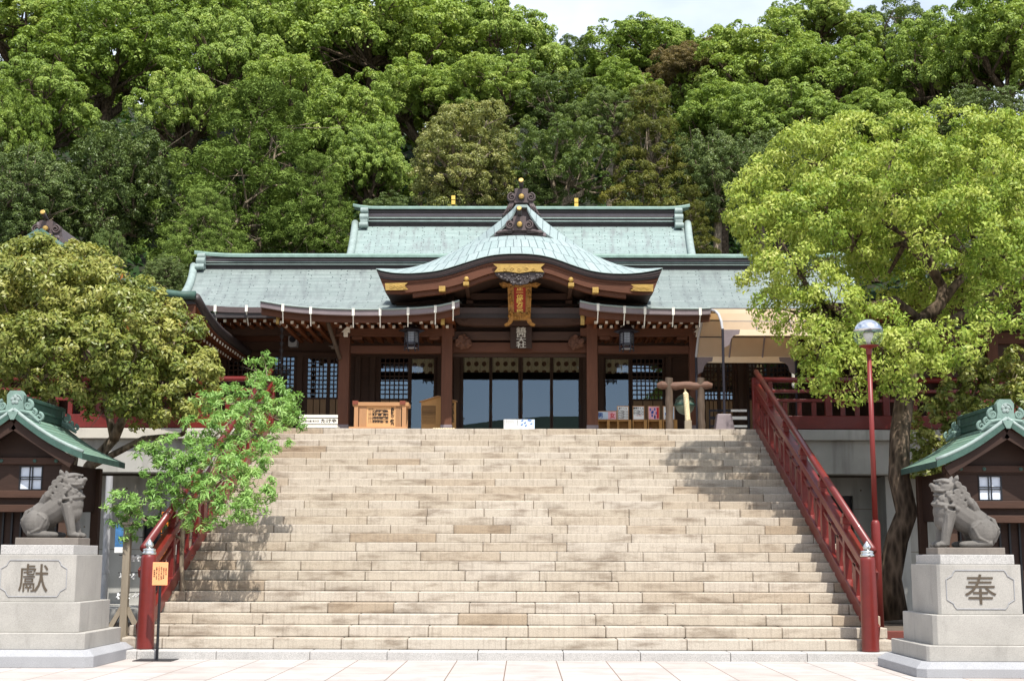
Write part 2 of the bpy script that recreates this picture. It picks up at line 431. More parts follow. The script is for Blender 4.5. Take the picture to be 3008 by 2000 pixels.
M['bronze_grey'] = simple('mauve_copper', lin((122,110,112)), .55, .18, 4, spec=.5)
M['gold'] = simple('gilded_metal', lin((172,140,72)), .5, .25, 14, metal=.35, spec=.6, bump=.5, bscale=60)
M['gold_rich'] = simple('carved_gilding', lin((150,104,40)), .45, .5, 16, metal=.35, spec=.6, bump=.9, bscale=34)
M['gold_letter'] = simple('gold_letters', lin((232,196,96)), .4, .1, metal=.3)
M['vermilion'] = simple('vermilion_board', lin((168,46,26)), .55, .12)
M['carvewood'] = simple('carved_wood', lin((92,60,44)), .75, .55, 14, bump=1.0, bscale=26)
M['silver'] = simple('polished_metal', lin((206,208,206)), .22, .08, 3, metal=.85)
M['mirror'] = simple('mirrored_glass', lin((225,228,232)), .04, .03, 2, metal=1.0)
M['iron'] = simple('dark_iron', lin((48,46,54)), .5, .2, 5, metal=.3)
M['chain'] = simple('chain_iron', lin((40,34,34)), .6, .2)
M['black'] = simple('black_steel', lin((26,26,30)), .45, .1)
M['glass'] = m_glass('window_glass', .15)
M['glass_lattice'] = m_glass('lattice_glass', .22, (.35,.38,.42))
M['lamp_glass'] = m_glass('clear_globe', .07, (.93,.95,.95))
M['canvas'] = simple('cream_canvas', lin((226,206,176)), .7, .08, 1.5)
M['curtain'] = m_curtain()
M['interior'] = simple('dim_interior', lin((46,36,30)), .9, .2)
M['rope'] = simple('cream_rope', lin((226,210,170)), .85, .15, 12)
M['bell'] = simple('verdigris_bell', lin((116,128,112)), .5, .3, 6, metal=.3)
M['orange'] = simple('salmon_board', lin((236,164,112)), .6, .05)
M['banner'] = simple('orange_banner', lin((214,120,30)), .8, .1)
M['poster'] = simple('blue_poster', lin((70,120,170)), .6, .5, 9)
M['pink'] = simple('pink_paper', lin((232,176,186)), .8, .15, 8)
M['blueprint'] = simple('pale_blue_paper', lin((206,222,240)), .8, .06, 8)
M['navy'] = simple('blue_ink', lin((60,96,170)), .8, .1)
M['hotred'] = simple('red_ink', lin((200,50,50)), .8, .1)
M['greystone'] = m_granite('plaster_band', lin((200,194,182)), .08, .06, .3)
M['drain'] = simple('grey_downpipe', lin((176,176,178)), .5, .06)
M['paperscreen'] = simple('paper_screen', lin((222,230,240)), .8, .03)
M['bark_dark'] = m_bark('dark_bark', lin((82,70,58)))
M['bark_grey'] = m_bark('grey_bark', lin((120,108,92)))
G = lambda *c: lin(c)
M['leaf_camphor'] = m_leaf('camphor_leaf', [(0, G(74,96,36)), (.3, G(114,138,56)), (.6, G(148,170,80)), (1, G(186,196,108))], .3)
M['leaf_yellow'] = m_leaf('fresh_camphor_leaf', [(0, G(84,112,40)), (.3, G(130,154,58)), (.62, G(174,186,88)), (1, G(212,212,132))], .32)
M['leaf_glossy'] = m_leaf('glossy_dark_leaf', [(0, G(60,76,38)), (.5, G(96,114,60)), (1, G(138,150,92))], .2, .42, .25)
M['leaf_conifer'] = m_leaf('cypress_spray', [(0, G(68,86,36)), (.5, G(106,128,58)), (1, G(144,162,84))], .2, .6, .1)
M['leaf_olive'] = m_leaf('olive_leaf', [(0, G(84,96,44)), (.5, G(132,138,72)), (1, G(182,176,112))], .28, .45, .35)
M['leaf_brown'] = m_leaf('bronze_leaf', [(0, G(74,66,38)), (.5, G(116,102,62)), (1, G(150,134,84))], .28)
M['leaf_pine'] = m_leaf('pine_tuft', [(0, G(66,74,26)), (.5, G(104,108,40)), (1, G(140,134,60))], .2)
M['leaf_green'] = m_leaf('mid_green_leaf', [(0, G(62,80,38)), (.5, G(98,118,58)), (1, G(140,154,86))], .3)
M['leaf_osmanthus'] = m_leaf('yellow_green_leathery_leaf', [(0, G(64,82,34)), (.4, G(118,130,56)), (.8, G(168,166,88)), (.985, G(188,178,98)), (1, G(190,126,64))], .26, .42, .35)
M['leaf_narrow'] = m_leaf('narrow_bright_leaf', [(0, G(76,114,48)), (.5, G(124,164,80)), (1, G(174,202,124))], .3, .45, .3)
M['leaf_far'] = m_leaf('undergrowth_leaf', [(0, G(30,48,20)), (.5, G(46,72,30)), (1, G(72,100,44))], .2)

# ------------------------------------------------------------------ writing
def glyphs(text, size, bold=0.0):
    cu = bpy.data.curves.new('lettering', 'FONT'); cu.body = text; cu.size = size; cu.align_x = 'CENTER'; cu.align_y = 'CENTER'
    cu.resolution_u = 3; cu.offset = bold
    o = bpy.data.objects.new('lettering', cu); COL.objects.link(o); bpy.context.view_layer.update()
    dg = bpy.context.evaluated_depsgraph_get(); me = o.evaluated_get(dg).to_mesh()
    vs = [v.co.copy() for v in me.vertices]; fs = [list(p.vertices) for p in me.polygons]
    o.evaluated_get(dg).to_mesh_clear(); bpy.data.objects.remove(o); bpy.data.curves.remove(cu)
    return vs, fs
def write_on(mb, text, cx, cz, y, size, pitch=None, m=0, vertical=True, bold=0.0, sx=1.0, th=.004, tilt=None):
    """characters facing the viewer on the plane y; raised by th"""
    chars = list(text) if vertical else [text]
    pitch = pitch or size
    for i, ch in enumerate(chars):
        if ch == ' ': continue
        vs, fs = glyphs(ch, size, bold)
        if vertical and vs:
            mx_ = (max(v.x for v in vs)+min(v.x for v in vs))/2; my_ = (max(v.y for v in vs)+min(v.y for v in vs))/2
        else: mx_ = my_ = 0
        oz = cz + ((len(chars)-1)/2-i)*pitch if vertical else cz
        P = []
        for v in vs:
            p = Vector((cx+(v.x-mx_)*sx, y-th, oz+(v.y-my_)))
            if tilt: p = tilt(p)
            P.append(p)
        mb.add(P, fs, m)
    return mb
# ------------------------------------------------------------------ ground, plaza, hill
RISE, RUN, NST, W = .155, .3731, 26, 5.08
LY, LZ = RUN*(NST-1), RISE*NST        # front edge and height of the upper terrace
CX = .14                              # axis of the hall
rng = random.Random(7)
g = MB()
N = 40
g.add([(-900,-900,-.16),(900,-900,-.16),(900,900,-.16),(-900,900,-.16)], [(0,1,2,3)])
tag(g.build('ground', M['soil']), kind='structure')
g = MB(); g.add([(-40,-60,-.12),(40,-60,-.12),(40,-.40,-.12),(-40,-.40,-.12)], [(0,1,2,3)])
tag(g.build('plaza_paving', M['paving']), kind='structure')
g = MB()
x = -6.35
while x < 5.9:
    w = rng.uniform(1.05, 1.45); x1 = min(x+w, 6.2); g.box(x+.003, x1-.003, -.42, 0, -.2, 0); x = x1
tag(g.build('kerb', M['kerb'], bevel=.012), kind='structure')
g = MB()
g.box(-16, -5.56, 0, 7.6, -.15, .02); g.box(5.56, 16, 0, 7.6, -.15, .02)
tag(g.build('soil_bed', M['soil']), kind='structure')
g = MB(); g.box(-16, -5.56, 7.6, 10.7, -.15, .28); g.box(5.56, 16, 7.6, 10.7, -.15, .1)
tag(g.build('wall_path', M['concrete']), kind='structure')
def hill_z(x, y):
    z = 3.6 if y < 24 else 3.6+.52*(y-24) if y < 90 else 37.9+.12*(y-90)
    return z + (1.2*math.sin(x*.13+y*.07)+.7*math.sin(x*.31-y*.2)) * (0 if y < 26 else min(1, (y-26)/12))
rows = [[Vector((xx, yy, hill_z(xx, yy))) for xx in np.linspace(-75, 75, 51)] for yy in list(np.linspace(23.5, 110, 40))+[130, 170, 240]]
g = MB(); g.sheet(rows, .5, 0, 0, 0)
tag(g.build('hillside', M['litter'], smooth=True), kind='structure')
# wooded hills behind the viewer, seen only mirrored in the door glass
rows = []
for k, yy in enumerate((-300, -330, -390, -460)):
    rows.append([Vector((xx, yy, [0, 36, 38, 30][k]*(1+.07*math.sin(xx*.021+1)+.05*math.sin(xx*.057+k)))) for xx in np.linspace(-420, 420, 70)])
g = MB(); g.sheet(rows, .5, 0, 0, 0)
tag(g.build('far_hills', simple('far_wooded_hill', lin((60,72,52)), .95, .4, .05), smooth=True), kind='structure')
# terrace
g = MB(); g.box(-17, 17, LY+.02, 25, LZ-.22, LZ-.006)
tag(g.build('terrace_floor', M['concrete']), kind='structure')

# ------------------------------------------------------------------ the great staircase
st = thing('stone_staircase', 'broad pale sandstone staircase of twenty-six steps rising to the shrine hall', 'staircase', (0, 0, 0))
for i in range(NST):
    mb = MB(); y0, z0 = i*RUN, i*RISE
    hw = 5.52
    depth = RUN if i < NST-1 else .55
    mb.t = .5; mb.box(-hw+.02, hw-.02, y0+.016, y0+depth, z0+.002, z0+RISE-.012, 1)
    x = -hw - (rng.uniform(.1, .9) if i else .4)
    while x < hw:
        w = rng.choice([.98, 1.0, 1.1, 1.4, 1.5, 1.2])*rng.uniform(.93, 1.07)
        a, b = max(x, -hw), min(x+w, hw)
        if b-a > .12:
            r = rng.random(); mb.t = .6+rng.uniform(-.14, .2) if r < .78 else rng.uniform(.28, .46) if r < .95 else rng.uniform(.04, .25)
            dy = rng.uniform(-.006, .005)
            mb.box(a+.006, b-.006, y0+dy, y0+depth, z0, z0+RISE-rng.uniform(0, .004), 0)
        x += w
    mb.t = .5
    mb.build('step', [M['step'], M['mortar']], st, bevel=.013)
for s in (-1, 1):
    mb = MB(); x = s*5.5
    mb.prism_x([(.5, -.1), (LY+.4, -.1), (LY+.4, LZ-.25), (LY, LZ-.25), (.5, RISE*.6)], x-.05, x+.05)
    mb.build('side_wall', M['concrete'], st)

# ------------------------------------------------------------------ retaining walls under the terrace
def retaining(s, label):
    t = thing('retaining_wall', label, 'wall', (s*9, 9.5, 0))
    X = lambda a, b: (min(s*a, s*b), max(s*a, s*b))
    mb = MB(); x0, x1 = X(5.57, 17); mb.box(x0, x1, LY-.12, LY+.3, LZ-.24, LZ-.02); mb.build('coping', M['greystone'] if s < 0 else M['concrete'], t, bevel=.015)
    mb = MB(); mb.box(x0, x1, LY+.02, LY+.42, LZ-.95, LZ-.243); mb.build('edge_beam', M['concrete'], t, bevel=.01)
    mb = MB(); y = 10.62
    dx0, dx1, dz = (FX(1915, 1250, y), FX(1968, 1250, y), FZ(1940, 1141, y)) if s > 0 else (-8.2, -7.4, 2.2)
    pcs = [(5.57, abs(dx0) if s > 0 else 7.4), (abs(dx1) if s > 0 else 8.2, 17)]
    for a, b in pcs:
        xa, xb = X(a, b); mb.box(xa, xb, y, y+.3, -.1, LZ-.955)
    xa, xb = min(dx0, dx1), max(dx0, dx1); mb.box(xa, xb, y, y+.3, dz, LZ-.955)
    # formwork seams and tie holes
    wl = mb.build('wall', M['concrete'], t)
    mb = MB(); 
    for zz in (1.0, 1.95, 2.8):
        for k in range(9):
            xx = 5.9+k*.9
            if not (abs(dx0)-.1 < xx < abs(dx1)+.1 or abs(dx1)-.1 < xx < abs(dx0)+.1): mb.disc((s*xx, y-.001, zz), .022, .002, 0, 8)
    for zz in (1.45, 2.38):
        xa, xb = X(max(abs(dx0), abs(dx1)) + .02, 17); mb.box(xa, xb, y-.003, y, zz, zz+.014)
    mb.build('tie_hole', M['mortar'], wl)
    mb = MB(); mb.box(xa if 0 else min(dx0, dx1), max(dx0, dx1), y+.12, y+.18, .05, dz)
    mb.build('doorway', M['black'], t)
    for px in ((8.05, 10.4) if s > 0 else (7.0, 10.6)):
        mb = MB(); xa, xb = X(px, px+.5); mb.box(xa, xb, y-.75, y-.002, -.1, LZ-.955); mb.build('pilaster', M['concrete'], t, bevel=.012)
    # slab under the beam, closing the recess
    return t
retaining(-1, 'grey concrete retaining wall with downpipe under the terrace, behind the leafy sapling')
retaining(1, 'shaded concrete retaining wall with a dark doorway behind the right stair railing')
mb = MB()
px, py = FX(245, 1250, 9.4), 9.4
mb.tube([(px, py, .28), (px, py, 3.0)], .075, 12); mb.tube([(px, py, .95), (px, py, 1.02)], .09, 12); mb.tube([(px, py, 2.1), (px, py, 2.17)], .09, 12)
tag(mb.build('downpipe', M['drain'], smooth=False), 'grey vertical downpipe on the concrete wall behind the left booth', 'downpipe')

# ------------------------------------------------------------------ red railings
SL = RISE/RUN
def stair_rail(s, label):
    x = s*5.26
    t = thing('stair_railing', label, 'railing', (x, 0, 0))
    P = lambda y, o, dx=0: Vector((x+dx, y, y*SL+o))
    ya, yb = .05, LY+.12
    th = math.atan(SL)
    mb = MB(); mb.beam(P(ya, .22), P(yb, .22), .13, .22); mb.build('stringer', M['red'], t, bevel=.012)
    mb = MB(); mb.beam(P(ya, .77), P(yb, .77), .06, .06); mb.build('thin_rail', M['red'], t, bevel=.008)
    mb = MB(); mb.beam(P(ya, 1.03), P(yb, 1.03), .15, .13); mb.build('broad_rail', M['red'], t, bevel=.014)
    mb = MB(); mb.tube([P(ya-.02, 1.40), P(yb+.05, 1.34)], .058, 16); mb.build('handrail', M['red'], t, smooth=True)
    n = 6
    for k in range(1, n):
        y = ya+(yb-ya)*k/n
        mb = MB(); mb.box(x-.055, x+.055, y-.06, y+.06, y*SL+.3, y*SL+1.33)
        mb.box(x-.075, x+.075, y-.08, y+.08, y*SL+1.16, y*SL+1.27)
        mb.build('post', M['red'], t, bevel=.01)
    for k in range(n):
        for q in (1/3, 2/3):
            y = ya+(yb-ya)*(k+q)/n
            mb = MB(); mb.box(x-.03, x+.03, y-.10, y+.10, y*SL+.28, y*SL+.79)
            mb.build('baluster', M['red'], t, bevel=.006)
    # top post
    mb = MB(); mb.box(x-.08, x+.08, yb+.05, yb+.21, LZ-.03, LZ+1.14); mb.build('top_post', M['red'], t, bevel=.012)
    # newel with a metal collar and onion finial
    nx, ny = (x+s*.0, -.06) if s > 0 else (x, -.02)
    nx = FX(2001.5, 1400, -.1) if s > 0 else FX(338, 1400, -.1); ny = -.1
    mb = MB(); mb.lathe([(.122, 0), (.122, .02), (.118, .5), (.110, 1.27), (.104, 1.31), (.09, 1.325)], (nx, ny, 0), 28)
    nw = mb.build('newel_post', M['red'], t, smooth=True)
    mb = MB(); mb.lathe([(.08, 0), (.100, .01), (.100, .035), (.084, .05), (.09, .065), (.09, .085), (.04, .098)], (nx, ny, 1.32), 24); mb.build('metal_collar', M['silver'], nw, smooth=True)
    mb = MB(); mb.lathe([(.025, 0), (.052, .018), (.060, .045), (.048, .075), (.024, .105), (.006, .135)], (nx, ny, 1.415), 20); mb.build('finial', M['silver'], nw, smooth=True)
    return t
stair_rail(-1, 'red lacquered stair railing sloping up behind the leafy sapling')
stair_rail(1, 'red lacquered stair railing sloping up beside the street lamp')
def terrace_rail(s, label):
    y = LY+.16; x0, x1 = 5.45, 15
    t = thing('terrace_railing', label, 'railing', (s*10, y, LZ))
    a, b = min(s*x0, s*x1), max(s*x0, s*x1)
    mb = MB(); mb.box(a, b, y-.09, y+.09, LZ+.01, LZ+.30); mb.build('bottom_beam', M['red'], t, bevel=.012)
    mb = MB(); mb.box(a, b, y-.04, y+.04, LZ+.60, LZ+.67); mb.build('lower_rail', M['red'], t, bevel=.008)
    mb = MB(); mb.box(a, b, y-.06, y+.06, LZ+.80, LZ+.87); mb.build('middle_rail', M['red'], t, bevel=.008)
    mb = MB(); mb.tube([(a-.1, y, LZ+1.08), (b, y, LZ+1.08)], .06, 14); mb.build('handrail', M['red'], t, smooth=True)
    k = 0; xx = x0+.1
    while xx < x1:
        mb = MB()
        if k % 4 == 0:
            mb.box(s*xx-.07, s*xx+.07, y-.07, y+.07, LZ+.3, LZ+.8); mb.box(s*xx-.05, s*xx+.05, y-.05, y+.05, LZ+.87, LZ+1.03); mb.build('post', M['red'], t, bevel=.008)
        else:
            mb.box(s*xx-.05, s*xx+.05, y-.025, y+.025, LZ+.3, LZ+.6); mb.build('baluster', M['red'], t, bevel=.005)
        xx += .31; k += 1
terrace_rail(-1, 'red balustrade along the terrace edge behind the yellow-green tree')
terrace_rail(1, 'red balustrade along the terrace edge to the right of the staircase')
# planter on the right
mb = MB(); mb.box(5.62, 9.5, 1.0, 7.4, .0, .2); mb.build('planter_soil', M['soil'])
pl = bpy.data.objects['planter_soil']; tag(pl, kind='structure')
mb = MB(); mb.box(5.62, 9.5, .86, .995, .0, .24); mb.box(5.6, 5.62, .86, 7.4, 0, .24)
tag(mb.build('planter_edge', simple('red_brown_kerb', lin((112,58,48)), .7, .2), bevel=.01), 'red-brown planter edge on the ground behind the right pedestal', 'planter edge')
# ------------------------------------------------------------------ the main hall
hall = thing('shrine_hall', 'long dark-timbered shrine hall with a curved entrance gable and green copper roof', 'shrine hall', (CX, 14, LZ))
def sym(o): return 2*CX-o
# --- front roof
YE, YR = 11.0, 15.0
zE, zR = FZ(900, 708, YE), FZ(900, 616, YR)
xLe, xLm, xLr = FX(404, 707, YE), FX(424, 672, YE+2), FX(446, 622, YR)
rows = []
NT = 12
for i in range(NT+1):
    t = i/NT                       # 0 ridge .. 1 eave
    y = YR+(YE-YR)*t; z = zR+(zE-zR)*(1-(1-t)**1.28)
    half = (CX-xLr)*(1-t)**2 + (CX-xLm)*2*t*(1-t)*.98 + (CX-xLe)*t*t
    r = []
    for j in range(41):
        s = -1+2*j/40; lift = .16*max(0, abs(s)-.8)**2/.04*t
        r.append(Vector((CX+half*s, y, z+lift)))
    rows.append(r)
mb = MB(); mb.sheet(rows, .13, 0, 1, 2)
roof = mb.build('main_roof', [M['copper'], M['bronze'], M['wood']], hall)
# back slope
brow = [[Vector((p.x, 2*YR-p.y, p.z)) for p in r] for r in rows]
mb = MB(); mb.sheet(brow, .13, 0, 1, 2); mb.build('back_roof', [M['copper'], M['bronze'], M['wood']], hall)
# verge rolls
for s in (0, -1):
    mb = MB(); mb.tube([r[s]+Vector((0,0,.03)) for r in rows], [.10]*len(rows), 10); mb.build('verge_roll', M['patina_light'], roof, smooth=True)
# fascia under the eave and straps
mb = MB(); mb.box(rows[-1][0].x+.1, rows[-1][-1].x-.1, YE+.03, YE+.17, zE-.235, zE-.131); mb.build('eave_board', M['bronze_dark'], roof)
# ridge: stacked courses
def ridge(parent, xa, xb, y, z0, z1, flare, scale=1.0, endw=.16):
    H = z1-z0
    crs = [(0, .12, .20, 'bronze_dark'), (.12, .19, .235, 'patina_light'), (.19, .30, .20, 'bronze_dark'), (.30, .37, .235, 'patina_light'), (.37, .44, .21, 'bronze_dark'), (.44, .62, .20, 'bronze_grey'), (.62, .80, .23, 'bronze_dark')]
    mb = MB(); mb.box(xa, xb, y-.16*scale, y+.16*scale, z0-.3, z1-.19*H); core = mb.build('ridge', M['bronze_dark'], parent)
    for a, b, w, mt in crs:
        mb = MB(); mb.box(xa-.02, xb+.02, y-w*scale, y+w*scale, z0+a*H, z0+b*H-.004); mb.build('ridge_course', M[mt], core, bevel=.008)
    # cap with upswept ends
    n = 40; rows_ = []
    for sy in (-.30, -.27, 0, .27, .30):
        rr = []
        for j in range(n+1):
            u = -1+2*j/n; e = max(0, abs(u)-.86)/.14
            rr.append(Vector(((xa+xb)/2+(xb-xa+2*flare)/2*u, y+sy*scale*(1-.5*e**2), z1-(.06 if abs(sy) > .28 else .015 if abs(sy) > .1 else 0)+.11*scale*e**2)))
        rows_.append(rr)
    mb = MB(); mb.sheet(rows_, .06, 0, 0, 0); mb.build('ridge_cap', M['patina'], core)
    for sg, xx in ((-1, xa), (1, xb)):
        mb = MB()
        mb.box(xx-endw*.5, xx+endw*.5, y-.30*scale, y+.30*scale, z0+.35*H, z1-.16*H)
        mb.tube([(xx-endw*.62, y-.30*scale, z1-.30*H), (xx+endw*.62, y-.30*scale, z1-.30*H)], .085*scale, 14)
        mb.tube([(xx-endw*.7, y-.34*scale, z0+.30*H), (xx+endw*.7, y-.34*scale, z0+.30*H)], .10*scale, 14)
        mb.box(xx-endw*.6, xx+endw*.6, y-.42*scale, y-.1, z0-.22*H, z0+.36*H)
        mb.tube([(xx-endw*.7, y-.46*scale, z0-.20*H), (xx+endw*.7, y-.46*scale, z0-.20*H)], .075*scale, 14)
        mb.build('ridge_end', M['patina_light'], core, bevel=.012)
    return core
xa = FX(470, 600, YR); 
ridge(hall, xa, sym(xa), YR, zR-.02, FZ(900, 588, YR), FX(470, 590, YR)-FX(450, 590, YR))
# white gutter straps along the main eave
def straps(parent, us, vtop, vbot, Y, vend):
    for u in us:
        p, q, e = F(u, vtop, Y), F(u, vbot, Y), F(u-1, vend, Y)
        mb = MB(); mb.box(p.x-.03, p.x+.03, Y-.035, Y-.012, q.z, p.z+.03); mb.tube([(p.x, Y-.02, q.z), (e.x, Y+.25, e.z)], .013, 6)
        mb.build('gutter_strap', M['white'], parent)
straps(roof, (496, 568), 706, 718, YE, 745)
# --- side porch roofs left and right of the gable
def porch_roof(us, vs, Y, ydeep, straps_u, name):
    n = 24; pts = []
    xs = np.linspace(us[0], us[-1], n+1)
    cs = np.polyfit(us, vs, 5 if len(us) > 6 else 4)
    front = [F(u, float(np.interp(u, us, vs)), Y) for u in xs]
    rows_ = []
    for i in range(6):
        t = i/5
        rr = []
        for p in front:
            zb = zE+.42*(ydeep-YE)
            rr.append(Vector((p.x, ydeep+(Y-ydeep)*t, zb+(p.z-zb)*(t**.8) + .03)))
        rows_.append(rr)
    mb = MB(); mb.sheet(rows_, .05, 0, 0, 1); o = mb.build(name, [M['copper'], M['wood']], hall)
    # fascia following the curve
    mb = MB(); poly = [(p.x, p.z+.015) for p in front]+[(p.x, p.z-.125) for p in reversed(front)]
    for k in range(n):
        a, b = front[k], front[k+1]
        mb.prism([(a.x, a.z+.02), (b.x, b.z+.02), (b.x, b.z-.10), (a.x, a.z-.10)], Y-.02, Y+.16)
    mb.build('porch_fascia', M['bronze_grey'], o)
    mb = MB(); mb.tube([p+Vector((0,-.03,.03)) for p in front], .022, 6); mb.build('eave_lip', M['patina_light'], o)
    mb = MB()
    for k in range(n):
        a, b = front[k], front[k+1]
        mb.prism([(a.x, a.z-.10), (b.x, b.z-.10), (b.x, b.z-.24), (a.x, a.z-.24)], Y+.12, Y+.2)
    mb.build('eave_board', M['wood'], o)
    for u in straps_u:
        v = float(np.interp(u, us, vs)); p = F(u, v, Y)
        mb = MB(); mb.box(p.x-.03, p.x+.03, Y-.05, Y-.03, p.z-.115, p.z+.05); mb.tube([(p.x, Y-.04, p.z-.1), (p.x-.01, Y+.1, p.z-.36)], .012, 6)
        mb.build('gutter_strap', M['white'], o)
    return o
YP = 9.95
porch_roof([600, 630, 660, 700, 760, 830, 900, 960, 1000, 1030, 1058], [697, 702, 707, 711, 714.5, 716, 715.5, 713, 709.5, 704, 696], YP, 11.6, [652, 716, 780+34, 877-1, 940, 1003, 1052-8], 'porch_roof')
porch_roof([1335, 1362, 1395, 1440, 1500, 1570, 1612, 1636], [697, 703, 707, 710.5, 713, 714.5, 714.5, 713], YP, 11.6, [1377, 1440-22+20, 1505-20, 1568-18, 1612], 'porch_roof')
# --- rafters with white ends
def rafters(name, u0, u1, du, vtop, vbot, Y, yback, hz):
    mb = MB(); u = u0; k = 0
    while u <= u1:
        for vv, off, yy in ((vtop, 0, Y), (vbot, du*.45, Y+.45)):
            p = F(u+off, vv, yy); a = .032
            mb.box(p.x-a, p.x+a, yy, yback, p.z-a, p.z+a, 0)
            mb.box(p.x-a, p.x+a, yy-.02, yy-.002, p.z-a, p.z+a, 1)
        u += du
    return mb.build(name, [M['woody'], M['white']], hall)
rafters('rafter', 648, 740, 24.6, 742.5, 751.5, YP+.62, 13.3, 0)
rafters('rafter', 773, 1038, 24.6, 742.5, 752.5, YP+.62, 13.3, 0)
rafters('rafter', 1372, 1600, 24.6, 742.5, 752.5, YP+.62, 13.3, 0)
rafters('rafter', 495, 640, 23, 739, 746, YE+.35, 13.3, 0)
rafters('rafter', 1660, 1900, 23, 739, 746, YE+.35, 13.3, 0)
# soffit boards over the rafters
mb = MB(); z1 = FZ(900, 739, YP+.62)+.04
mb.box(FX(640, 740, YP), FX(1042, 740, YP), YP+.2, 13.4, z1, z1+.04); mb.build('soffit', M['woody'], hall)
mb = MB(); mb.box(FX(1352, 740, YP), FX(1640, 740, YP), YP+.2, 13.4, z1, z1+.04)
mb.build('soffit', M['woody'], hall)
mb = MB(); z1 = FZ(500, 735, YE+.35)+.04
mb.box(xLe+.4, FX(640, 740, YP)-.01, YE+.1, 13.4, z1, z1+.04); mb.build('soffit', M['woody'], hall); mb = MB(); mb.box(FX(1640, 740, YP)+.01, sym(xLe)-.4, YE+.1, 13.4, z1, z1+.04); mb.build('soffit', M['woody'], hall)
# --- columns and beams of the porch
YC = 11.3
cols = [(795, 765), (1030.5, 742), (1362.5, 735), (1598, 765)]
for u, v in cols:
    p = F(u, v, YC); mb = MB(); mb.box(p.x-.125, p.x+.125, YC-.125, YC+.125, LZ, p.z+.25)
    c = mb.build('column', M['woodz'], hall, bevel=.012)
    mb = MB(); mb.box(p.x-.135, p.x+.135, YC-.135, YC+.135, LZ, LZ+.26); mb.build('metal_shoe', M['bronze_grey'], c, bevel=.008)
def hbeam(name, u0, u1, v0, v1, Y, dep, mat):
    a, b = F(u0, v1, Y), F(u1, v0, Y); mb = MB(); mb.box(a.x, b.x, Y-dep/2, Y+dep/2, a.z, b.z)
    return mb.build(name, M[mat], hall, bevel=.01)
for a, b in ((807, 1017), (1376, 1586)):
    hbeam('tie_beam', a, b, 797, 814, YC, .16, 'wood')
    hbeam('eave_beam', a-40, b+30, 757, 775, YC-.02, .2, 'wood')
    hbeam('lower_bracket_beam', a+4, a+28, 775.5, 783, YC-.02, .2, 'wood'); hbeam('lower_bracket_beam', b-28, b-4, 775.5, 783, YC-.02, .2, 'wood')
hbeam('eave_beam', 470, 762, 752, 772, 12.4, .2, 'darkwood')
hbeam('eave_beam', 1620, 1900, 752, 772, 12.4, .2, 'darkwood')
# gold caps at the inner beam ends, white block brackets over the outer columns
for u in (1020, 1341): 
    a, b = F(u-4.5, 749, YP+.35), F(u+4.5, 728, YP+.35); mb = MB(); mb.box(a.x, b.x, YP+.25, YP+.35, a.z, b.z); mb.build('gold_cap', M['gold'], hall, bevel=.006)
a, b = F(637, 747, YP+.35), F(644, 725, YP+.35); mb = MB(); mb.box(a.x, b.x, YP+.25, YP+.35, a.z, b.z); mb.build('gold_cap', M['gold'], hall, bevel=.006)
for u in (796, 1607):
    p = F(u, 765, YC-.25); mb = MB(); mb.prism([(p.x-.09, p.z-.0), (p.x+.09, p.z), (p.x+.09, p.z+.14), (p.x+.03, p.z+.12)], YC-.3, YC-.16); mb.box(p.x-.045, p.x+.045, YC-.29, YC-.17, p.z-.1, p.z-.003)
    mb.build('bracket_tip', M['white'], hall, bevel=.006)
# carved animal-head brackets beside the columns
def carved(u0, u1, v0, v1, Y, seed, name='carved_bracket', mat='carvewood', parent=None):
    r = random.Random(seed); a, b = F(u0, v1, Y), F(u1, v0, Y); mb = MB()
    cx_, cz_, hx, hz = (a.x+b.x)/2, (a.z+b.z)/2, (b.x-a.x)/2, (b.z-a.z)/2
    mb.ball((cx_, Y, cz_), (hx*.8, .13, hz*.8))
    for k in range(26):
        an = r.uniform(0, 6.28); q = r.uniform(.15, .95)
        rr = r.uniform(.03, .06)
        mb.ball((cx_+hx*.82*q*math.cos(an), Y-.10*(1-q*.6), cz_+hz*.82*q*math.sin(an)), (rr, rr*.9, rr), 0, 8, 6)
    for k in range(5):
        an = r.uniform(0, 6.28); mb.spiral((cx_+hx*.5*math.cos(an), Y-.13, cz_+hz*.5*math.sin(an)), .06, 1.4, .018)
    return mb.build(name, M[mat], parent or hall, remesh=.014)
carved(1043, 1090, 768, 808, YC-.02, 3); carved(1303, 1350, 768, 808, YC-.02, 4)
carved(770, 806, 752, 778, YC-.12, 5); carved(1590, 1626, 752, 778, YC-.12, 6)
# carved rainwater beam at the left column
a, b, c = F(752, 728, YC-.6), F(757, 750, YC-.55), F(783, 826, YC-.15)
mb = MB(); mb.tube([a, a+Vector((0,0,.0)), b, c], [.05, .055, .05, .045], 10); mb.ball(a, .065)
for k, (du, dv) in enumerate(((-14, 10), (-8, 2), (-20, 4))):
    q = F(775+du*.9, 792+dv, YC-.3); mb.tube([F(778, 800, YC-.3), q], [.04, .015], 6)
mb.build('carved_strut', M['logwood'], hall, smooth=True)
